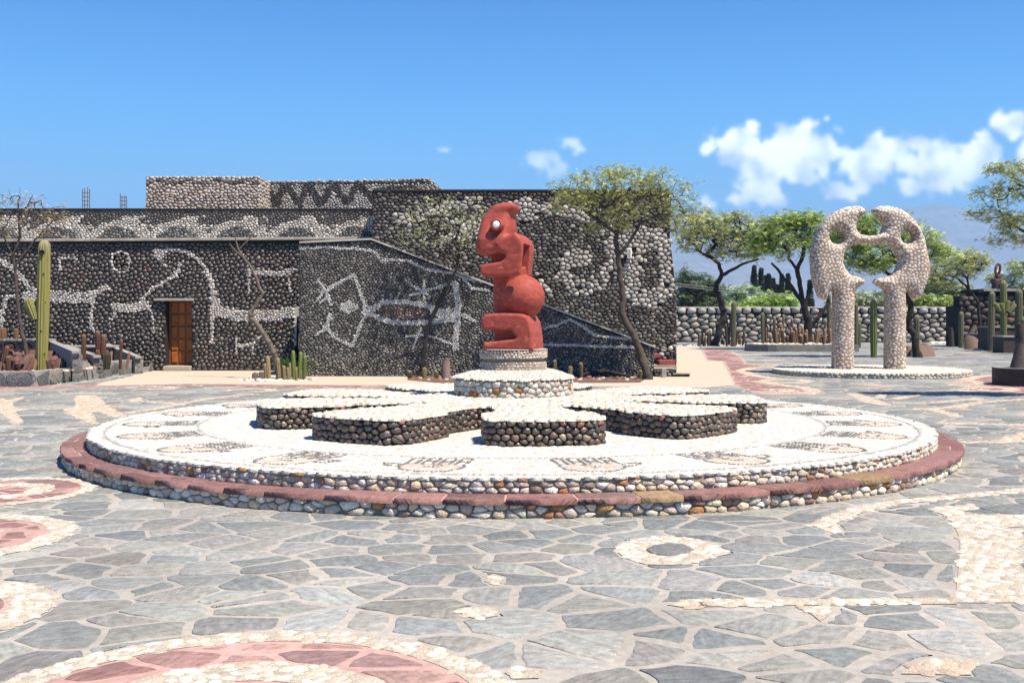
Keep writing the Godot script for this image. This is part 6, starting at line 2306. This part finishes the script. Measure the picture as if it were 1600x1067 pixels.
	var lv := ss.vy.length()
	ss.vy = ss.vy.normalized()
	ss.nn = ss.ux.cross(ss.vy).normalized()
	var sl := []
	for c in cells(0, (lo1 - lo0).length(), 0, lv, 0.42, 0.9, 0.4):
		sl.append({"s": ss, "poly": rounded(c[1], c[0], 0.02, 0.12), "c": c[0], "h": 0.03, "col": vary(pick(slates), 0.15)})
	emit(fm, "slate_piece", "slate_pieces", sl, M.slate, 40, true)
	# upper terrace of red-brown stones behind the tall cactus
	for q in [[-150, 64, 531, 31.0, "upper planter of red-brown stones at the far left under the thin tree"], [112, 172, 541, 33.0, "red-brown stone terrace behind the second planter"]]:
		var u := thing("stone_terrace", q[4], "planter")
		var x0: float = P(q[0], 0, q[3]).x
		var x1: float = P(q[1], 0, q[3]).x
		var top := hy(q[2], q[3])
		var ub := Buf.new()
		ub.box(Vector3(x0, 0, -q[3] - 1.0), Vector3(x1, top - 0.05, -q[3]))
		var um := part("terrace_core", ub.mesh(), M.brownmortar, u)
		var su := wall_surf(q[3])
		var ul := []
		for c in cells(x0, x1, 0.2, top - 0.06, 0.36, 0.26, 0.4, 0.08):
			ul.append({"s": su, "poly": rounded(c[1], c[0], 0.014, 0.18), "c": c[0], "h": rf(0.04, 0.1), "col": vary(pick([Color(0.17, 0.075, 0.06), Color(0.13, 0.06, 0.05), Color(0.21, 0.11, 0.085), Color(0.15, 0.09, 0.08)]), 0.2)})
		emit(um, "stone", "stones", ul, M.stone, 80)
		var cc := Buf.new()
		cc.bevel_box(Vector3(x0, top - 0.05, -q[3] - 0.9), Vector3(x1 + 0.05, top + 0.02, -q[3] + 0.1), 0.015)
		part("cap", cc.mesh(), M.greyslab, u)
	# bank of red rocks right of the tall cactus
	for k in 54:
		var px := rf(2, 108)
		var dd := rf(28.6, 30.6)
		var rb := Buf.new()
		var pl := PackedVector2Array()
		for j in 8: pl.append(Vector2(cos(TAU * j / 8), sin(TAU * j / 8)) * rf(0.07, 0.2))
		dome(rb, ground_surf(0), pl, Vector2.ZERO, rf(0.12, 0.26), vary(Color(0.125, 0.056, 0.046), 0.35), rf(0.6, 0.85), 0.3)
		var ro := part("red_rock", rb.mesh(), M.stone, self, Vector3(P(px, 0, dd).x, 0.33 + (dd - 28.6) * 0.14, -dd))
		tag(ro, "rough red-brown rock in the bed behind the tall column cactus", "rock", "red rocks behind the tall column cactus")
	# kerbed bed with dry cacti
	var kb := thing("kerbed_bed", "long grey kerbed bed full of dry cacti left of the arch", "planter")
	var x0 := P(1180, 0, 54.0).x
	var x1 := P(1344, 0, 54.0).x
	var kp := PackedVector2Array()
	for k in 13:
		var a := PI / 2 + PI * k / 12
		kp.append(Vector2(x0 + 1.6 + cos(a) * 1.7, -55.8 - sin(a) * -1.7))
	kp.append(Vector2(x1, -57.5))
	kp.append(Vector2(x1, -54.1))
	var kbuf := Buf.new()
	kbuf.prism(kp, -0.02, 0.36)
	part("kerb", kbuf.mesh(), mat(Color(0.19, 0.19, 0.175), 0.9, M.concrete.albedo_texture, 0.6, M.concrete.heightmap_texture, 1.0), kb)
	var inn := Geometry2D.offset_polygon(kp, -0.22)[0]
	var kso := Buf.new()
	kso.sheet(inn, 0.364)
	part("soil", kso.mesh(), M.soil, kb)
	var ks := []
	for k in 170:
		var p := Vector2(rf(x0 + 0.3, x1 - 0.2), rf(-57.3, -54.5))
		if not Geometry2D.is_point_in_polygon(p, inn): continue
		var sc := rf(0.08, 0.16)
		ks.append([Transform3D(Basis(Vector3.UP, rf(0, 6)).scaled_local(Vector3(sc, sc, sc)), Vector3(p.x, 0.36, p.y)), vary(Color(0.62, 0.56, 0.48), 0.2)])
	copies(kb, "bed_stones", ks, pebble_meshes[0].mesh(), M.pebble)


func right_side() -> void:
	# dark plinth with a leaning stone at the right edge
	var t := thing("dark_plinth", "dark curved stone plinth with a leaning slab at the right edge", "plinth")
	var d := 26.5
	var b := Buf.new()
	var c := P(1625, 600, d)
	var pl := PackedVector2Array()
	for k in 40: pl.append(Vector2(c.x, -d) + Vector2(cos(TAU * k / 40) * 1.12, sin(TAU * k / 40) * 1.0))
	b.prism(pl, -0.02, 0.44)
	b.box(Vector3(c.x - 0.45, 0.43, -d + 0.2), Vector3(c.x + 0.8, 0.52, -d + 0.92))
	var dk := mat(Color(0.062, 0.05, 0.046), 0.7, noise_tex(0.03, 0.7, 1.0, 4, 91), 0.8, noise_tex(0.05, 0, 1, 4, 92), 1.5)
	part("plinth_body", b.mesh(), dk, t)
	var tb := Buf.new()
	var inn := PackedVector2Array()
	for p in pl: inn.append(p.lerp(Vector2(c.x, -d), 0.02))
	tb.sheet(inn, 0.445)
	part("plinth_top", tb.mesh(), M.greyslab, t)
	var st := thing("leaning_stone", "rough dark standing stone leaning on the plinth at the right edge", "stone")
	for q in [[1593, 588, 1600, 529, 0.27], [1608, 592, 1610, 532, 0.34], [1600, 584, 1592, 548, 0.2]]:
		var sb := Buf.new()
		var lo := P(q[0], q[1], d - 0.3)
		var hi := P(q[2], q[3], d + 0.1)
		var path := []
		var rr := []
		for k in 7:
			var f := k / 6.0
			path.append(lo.lerp(hi, f) + Vector3(rf(-0.025, 0.025), 0, rf(-0.02, 0.02)))
			rr.append(q[4] * (1.0 - 0.42 * f) * rf(0.93, 1.07))
		sb.tube(path, rr, 6)
		part("slab", sb.mesh(), dk, st)
	# the dark ruin with a totem
	var ru := thing("dark_ruin", "dark stone ruin with openings in the shade at the right", "ruin")
	var d2 := 64.0
	var rb := Buf.new()
	for q in [[1512, 1532, 462, 545], [1532, 1542, 455, 545], [1542, 1562, 470, 545], [1562, 1572, 452, 545], [1572, 1590, 458, 545], [1590, 1700, 455, 545], [1500, 1512, 478, 545]]:
		wbox(q[0], q[1], -0.05, hy(q[2], d2), d2 + rf(0, 0.25), 2.0, rb)
	wbox(1530, 1700, hy(457, d2), hy(452, d2), d2 - 0.25, 2.6, rb)
	var rm := part("ruin_walls", rb.mesh(), M.darkmortar, ru)
	var su := wall_surf(d2)
	var ul := []
	for cc in cells(P(1500, 0, d2).x, P(1640, 0, d2).x, 0.0, hy(462, d2), 0.5, 0.34, 0.42, 0.08):
		ul.append({"s": su, "poly": rounded(cc[1], cc[0], 0.03, 0.18), "c": cc[0], "h": rf(0.06, 0.22), "col": vary(pick([Color(0.085, 0.065, 0.055), Color(0.06, 0.05, 0.045), Color(0.12, 0.08, 0.065), Color(0.15, 0.12, 0.1)]), 0.25)})
	emit(rm, "stone", "stones", ul, M.stone, 90)
	var cp := Buf.new()
	wbox(1538, 1590, hy(455, d2), hy(452, d2) + 0.03, d2 - 0.32, 1.0, cp)
	part("slab_cap", cp.mesh(), M.greyslab, ru)
	var to := thing("ring_totem", "dark red-brown totem with a ring head on top of the ruin", "totem")
	var o := P(1560, 455, d2)
	var k2 := d2 / FOC
	var q1 := Buf.new()
	q1.bevel_box(Vector3(o.x - 7 * k2, o.y, o.z - 0.3), Vector3(o.x + 7 * k2, o.y + 19 * k2, o.z + 0.3), 0.06)
	q1.bevel_box(Vector3(o.x - 9 * k2, o.y + 12 * k2, o.z - 0.25), Vector3(o.x - 6 * k2, o.y + 20 * k2, o.z + 0.35), 0.04)
	q1.bevel_box(Vector3(o.x + 5 * k2, o.y + 6 * k2, o.z - 0.2), Vector3(o.x + 8.5 * k2, o.y + 15 * k2, o.z + 0.35), 0.04)
	q1.bevel_box(Vector3(o.x - 3.5 * k2, o.y + 19 * k2, o.z - 0.2), Vector3(o.x + 3.5 * k2, o.y + 26 * k2, o.z + 0.2), 0.05)
	q1.bevel_box(Vector3(o.x - 2.5 * k2, o.y + 8 * k2, o.z + 0.29), Vector3(o.x + 2.5 * k2, o.y + 12 * k2, o.z + 0.42), 0.04)
	part("totem_body", q1.mesh(), mat(Color(0.075, 0.045, 0.04), 0.7), to)
	var rg := Buf.new()
	var path := []
	var rr := []
	for k in 25:
		var a := TAU * k / 24
		path.append(o + Vector3(cos(a) * 3.6 * k2, (34.0 + sin(a) * 8.5) * k2, sin(a) * 0.1))
		rr.append(0.075)
	rg.tube(path, rr, 8)
	part("ring", rg.mesh(), mat(Color(0.17, 0.055, 0.055), 0.6), to)
	# low dark walls and stones before the ruin
	for q in [[1546, 1590, 512, 540, 56.0, "low dark rectangular wall before the ruin"], [1569, 1612, 527, 543, 52.0, "lower dark step wall at the right edge before the ruin"], [1530, 1548, 523, 541, 60.0, "small grey block wall beside the crooked tree"]]:
		var w := thing("low_wall", q[5], "wall")
		var wb := Buf.new()
		wbox(q[0], q[1], -0.03, hy(q[2], q[4]), q[4], 1.2, wb)
		part("wall_body", wb.mesh(), dk, w)
		var wc := Buf.new()
		wbox(q[0] - 0.5, q[1] + 0.5, hy(q[2], q[4]), hy(q[2], q[4]) + 0.07, q[4] - 0.06, 1.3, wc)
		part("cap", wc.mesh(), M.greyslab, w)
	for q in [[1541, 535, 500, 0.3, 57.0, -0.18, "dark standing slab leaning beside the grey-green cactus"], [1598, 540, 505, 0.3, 50.0, 0.1, "dark standing slab at the right edge behind the leaning stone"], [1488, 541, 512, 0.18, 64.0, 0.05, "dark stump before the right part of the boulder wall"], [1508, 540, 508, 0.2, 63.0, -0.5, "pale curved log leaning before the boulder wall"]]:
		var w := thing("standing_stone", q[6], "stone")
		var p := P(q[0], q[1], q[4])
		var sb := Buf.new()
		var hh: float = hy(q[2], q[4])
		var pa := []
		var ra := []
		for k in 6:
			pa.append(Vector3(p.x - sin(q[5]) * hh * k / 5.0, hh * k / 5.0 - 0.03, p.z))
			ra.append(q[3] * (1.0 - 0.06 * k) * rf(0.9, 1.1))
		sb.tube(pa, ra, 6)
		part("slab", sb.mesh(), dk if q[4] != 63.0 else M.palebark, w)
	# boulders near the curved tree
	for q in [[1424, 553, 0.34, 47.5, "small round dark boulder beside the arch's right leg"], [1437, 552, 0.45, 47.0, "flat brown boulder at the foot of the curved tree"], [1447, 549, 0.46, 47.5, "round red-brown boulder right of the curved tree"], [1543, 541, 0.6, 58.5, "brown boulder beside the crooked tree"], [1523, 541, 0.55, 59.0, "dark brown boulder left of the crooked tree's trunk"]]:
		var rk := Buf.new()
		var pg := PackedVector2Array()
		for j in 12: pg.append(Vector2(cos(TAU * j / 12), sin(TAU * j / 12)) * q[2] * rf(0.9, 1.08))
		dome(rk, ground_surf(0), pg, Vector2.ZERO, q[2] * 1.35, Color(0.15, 0.095, 0.07), 0.7, 0.25)
		var p := P(q[0], q[1], q[3])
		tag(part("boulder", rk.mesh(), M.stone, self, Vector3(p.x, 0, p.z)), q[4], "boulder")
	# strips of white stones at the foot of the boulder wall and round the trees
	for q in [[1060, 1175, 66.0, 68.5, 260, "white_stones"], [1455, 1525, 72.0, 75.5, 260, "pale_stones"], [1525, 1555, 56.5, 58.5, 160, "cream_stones"]]:
		var li := []
		for k in q[4]:
			var dd := rf(q[2], q[3])
			var sc := rf(0.09, 0.24) if q[5] == "pale_stones" else rf(0.06, 0.16)
			li.append([Transform3D(Basis(Vector3.UP, rf(0, 6)).scaled_local(Vector3(sc, sc * 1.2, sc)), Vector3(P(rf(q[0], q[1]), 0, dd).x, 0, -dd)), vary(Color(0.62, 0.57, 0.5), 0.2)])
		tag(copies(self, q[5], li, pebble_meshes[2].mesh(), M.pebble), {"white_stones": "loose white stones round the foot of the forked tree", "pale_stones": "pale loose stones along the right foot of the boulder wall", "cream_stones": "cream pebbles round the foot of the crooked tree"}[q[5]], "stones")


func small_things() -> void:
	# steel columns on the roof
	for q in [[133.5, 294, 8.0, "taller rusty rebar column on the roof at the left"], [192, 304, 7.0, "shorter rusty rebar column on the roof, right of the taller one"]]:
		var d := 41.0
		var t := thing("rebar_column", q[3], "rebar")
		var p := P(q[0], 0, d)
		var y1 := hy(q[1], d)
		var w: float = q[2] * 0.5 * d / FOC
		var top := Buf.new()
		for sx in [-1.0, 1.0]:
			for sz in [-1.0, 1.0]:
				var rb := Buf.new()
				rb.tube([Vector3(p.x + sx * w, 4.0, p.z + sz * w), Vector3(p.x + sx * w * 1.02, y1 + rf(-0.1, 0.05), p.z + sz * w)], [0.018, 0.018], 5)
				part("rod", rb.mesh(), M.iron, t)
		var y := 5.2
		while y < y1 - 0.04:
			var sb := Buf.new()
			var c := [Vector3(p.x - w, y, p.z + w), Vector3(p.x + w, y, p.z + w), Vector3(p.x + w, y, p.z - w), Vector3(p.x - w, y, p.z - w)]
			for k in 4: sb.tube([c[k], c[(k + 1) % 4]], [0.01, 0.01], 4)
			part("stirrup", sb.mesh(), M.iron, t)
			y += 0.16
	# steps and low wall at the building's right end
	var st := thing("red_step", "small red-edged steps at the right end of the ramp wall", "step")
	var b := Buf.new()
	var d := 32.2
	wbox(1022, 1032, hy(560, d), hy(554, d), d + 0.6, 0.6, b)
	wbox(1031, 1056, hy(570, d), hy(563.5, d), d, 0.8, b)
	part("red_edge", b.mesh(), M.redpaint, st)
	b = Buf.new()
	wbox(1022, 1056, 0.0, hy(570, d) - 0.003, d, 0.7, b)
	wbox(1022, 1056, 0.0, hy(576, 31.4), 31.4, 0.7, b)
	part("step_body", b.mesh(), M.creammortar, st)
	var lw := thing("low_cobble_wall", "low dark cobble wall with pale top beside the red steps", "wall")
	var d2 := 30.4
	b = Buf.new()
	wbox(1023, 1057, 0, hy(578, d2), d2, 0.9, b)
	wbox(1053, 1078, 0, hy(584.5, d2), d2, 0.5, b)
	var wm := part("wall_core", b.mesh(), M.darkmortar, lw)
	var s := wall_surf(d2)
	var list := []
	for c in cells(P(1023, 0, d2).x, P(1078, 0, d2).x, 0, hy(578, d2), 0.13, 0.1, 0.36):
		if c[0].x > P(1056, 0, d2).x and c[0].y > hy(586, d2): continue
		list.append({"s": s, "poly": rounded(c[1], c[0], 0.007), "c": c[0], "h": 0.045, "col": vary(pick(MD), 0.2)})
	emit(wm, "cobbles", "cobbles", list, M.stone, 0)
	b = Buf.new()
	wbox(1052, 1079, hy(584.5, d2), hy(584.5, d2) + 0.03, d2 - 0.08, 0.6, b)
	part("wall_top", b.mesh(), M.creammortar, lw)
	var po := Buf.new()
	po.bevel_box(P(1037, 592, 29.9) + Vector3(-0.06, -0.05, -0.06), Vector3(P(1041, 0, 29.9).x, hy(575, 29.9), -29.84), 0.015)
	tag(part("stone_post", po.mesh(), M.concrete, self), "small grey stone post before the low cobble wall", "post")
	# bed in front of the ramp wall
	b = Buf.new()
	b.sheet(gpoly([636, 594, 700, 600, 1000, 598, 1015, 589, 1015, 588, 640, 588]), 0.012)
	tag(part("planting_bed", b.mesh(), M.soil, self), "", "", "", "structure")
	var red := mat(Color(0.42, 0.30, 0.25), 0.8, noise_tex(0.04, 0.6, 1.0, 4, 33), 2.0, noise_tex(0.05, 0, 1, 4, 34), 2.0)
	var up := thing("upright_stone", "pale pink upright stone in the bed left of the red figure", "stone")
	var o := P(698, 593, 29.4)
	var ub := Buf.new()
	ub.tube([Vector3(o.x - 0.02, 0, o.z), Vector3(o.x - 0.03, 0.35, o.z), Vector3(o.x, 0.5, o.z), Vector3(o.x + 0.01, 0.57, o.z)], [0.14, 0.13, 0.11, 0.05], 7)
	part("slab", ub.mesh(), red, up)
	var n := 0
	for q in [[640, 592, 578, 0.07, 0.35], [663, 590, 574, 0.07, -0.05], [682, 591, 580, 0.06, 0.0], [867, 591, 562, 0.06, 0.0], [890, 594, 572, 0.07, -0.1], [908, 594, 566, 0.06, 0.1], [757, 590, 575, 0.05, 0.0], [1000, 594, 578, 0.06, 0.15]]:
		var at := P(q[0], q[1], 29.5)
		at.y = 0.0
		cactus("bed_cactus", ["tan cactus leaning at the left foot of the thin leaning tree", "green-tan cactus right of the thin leaning tree's foot", "small dark cactus left of the pale pink stone", "thin tan cactus right of the red figure before the ramp wall", "brown stub cactus in the bed right of the drum pedestal", "thin brown stick cactus in the bed right of the drum pedestal", "tiny cactus hidden behind the drum pedestal", "small cactus at the foot of the olive-green tree"][n], at, hy(q[2], 29.5), q[3], 8, vary(Color(0.20, 0.16, 0.08), 0.25), "", Vector2(0, q[4]), Color(0.28, 0.22, 0.12))
		n += 1
	var li := []
	for k in 260:
		var px := rf(638, 1014)
		var dd := rf(28.4, 30.2)
		var sc := rf(0.035, 0.1)
		li.append([Transform3D(Basis(Vector3.UP, rf(0, 6)).scaled_local(Vector3(sc, sc, sc)), Vector3(P(px, 0, dd).x, 0.01, -dd)), vary(pick([Color(0.2, 0.09, 0.075), Color(0.26, 0.13, 0.1), Color(0.5, 0.45, 0.4)]), 0.25)])
	tag(copies(self, "bed_gravel", li, pebble_meshes[4].mesh(), M.pebble), "red-brown gravel in the bed before the ramp wall", "gravel")
	# stones round the dead tree
	li = []
	for k in 170:
		var a := rf(0, TAU)
		var r := sqrt(rng.randf())
		var sc := rf(0.03, 0.075)
		var c := P(432, 0, 28.9)
		li.append([Transform3D(Basis(Vector3.UP, rf(0, 6)).scaled_local(Vector3(sc, sc * 0.9, sc)), Vector3(c.x + cos(a) * r * 1.05, 0.006, c.z + sin(a) * r * 0.9)), vary(pick([Color(0.66, 0.62, 0.55), Color(0.7, 0.66, 0.6), Color(0.2, 0.14, 0.11)]), 0.15)])
	tag(copies(self, "white_stones", li, pebble_meshes[1].mesh(), M.pebble), "ring of white stones round the dead tree and small cacti", "stones")
	for q in [[398, 583, 0.11, "dark round stone farthest left beside the dead tree"], [409, 584, 0.12, "dark round stone between the outer stone and the tan cacti"]]:
		var rk := Buf.new()
		var pg := PackedVector2Array()
		for j in 10: pg.append(Vector2(cos(TAU * j / 10), sin(TAU * j / 10)) * q[2] * rf(0.9, 1.1))
		dome(rk, ground_surf(0), pg, Vector2.ZERO, q[2] * 1.6, Color(0.07, 0.055, 0.05), 0.7, 0.2)
		var p := P(q[0], q[1], 29.4)
		tag(part("round_stone", rk.mesh(), M.stone, self, Vector3(p.x, 0.006, p.z)), q[3], "stone")
	# driftwood branch in the bed
	var dw := Buf.new()
	dw.tube([P(900, 590, 29.6), P(920, 583, 29.6), P(945, 580, 29.7), P(965, 584, 29.6), P(985, 588, 29.5)], [0.05, 0.06, 0.07, 0.06, 0.04], 7)
	tag(part("fallen_branch", dw.mesh(), M.darkbark, self), "dark fallen branch lying before the ramp wall", "branch")
	# wires
	var wn := 0
	for q in [[0.0], [3.0]]:
		var path := []
		var rr := []
		for k in 17:
			var f := k / 16.0
			path.append(P(lerpf(1010, 1420, f), 436 + q[0] * 1.2 + 62.0 * f - 38.0 * f * f + 2.0 * f, 88.0 - 2.0 * f))
			rr.append(0.022)
		var wb := Buf.new()
		wb.tube(path, rr, 4)
		tag(part("overhead_wire", wb.mesh(), M.wire, self), ["upper of the two wires sagging beyond the boulder wall", "lower of the two wires sagging beyond the boulder wall"][wn], "wire")
		wn += 1
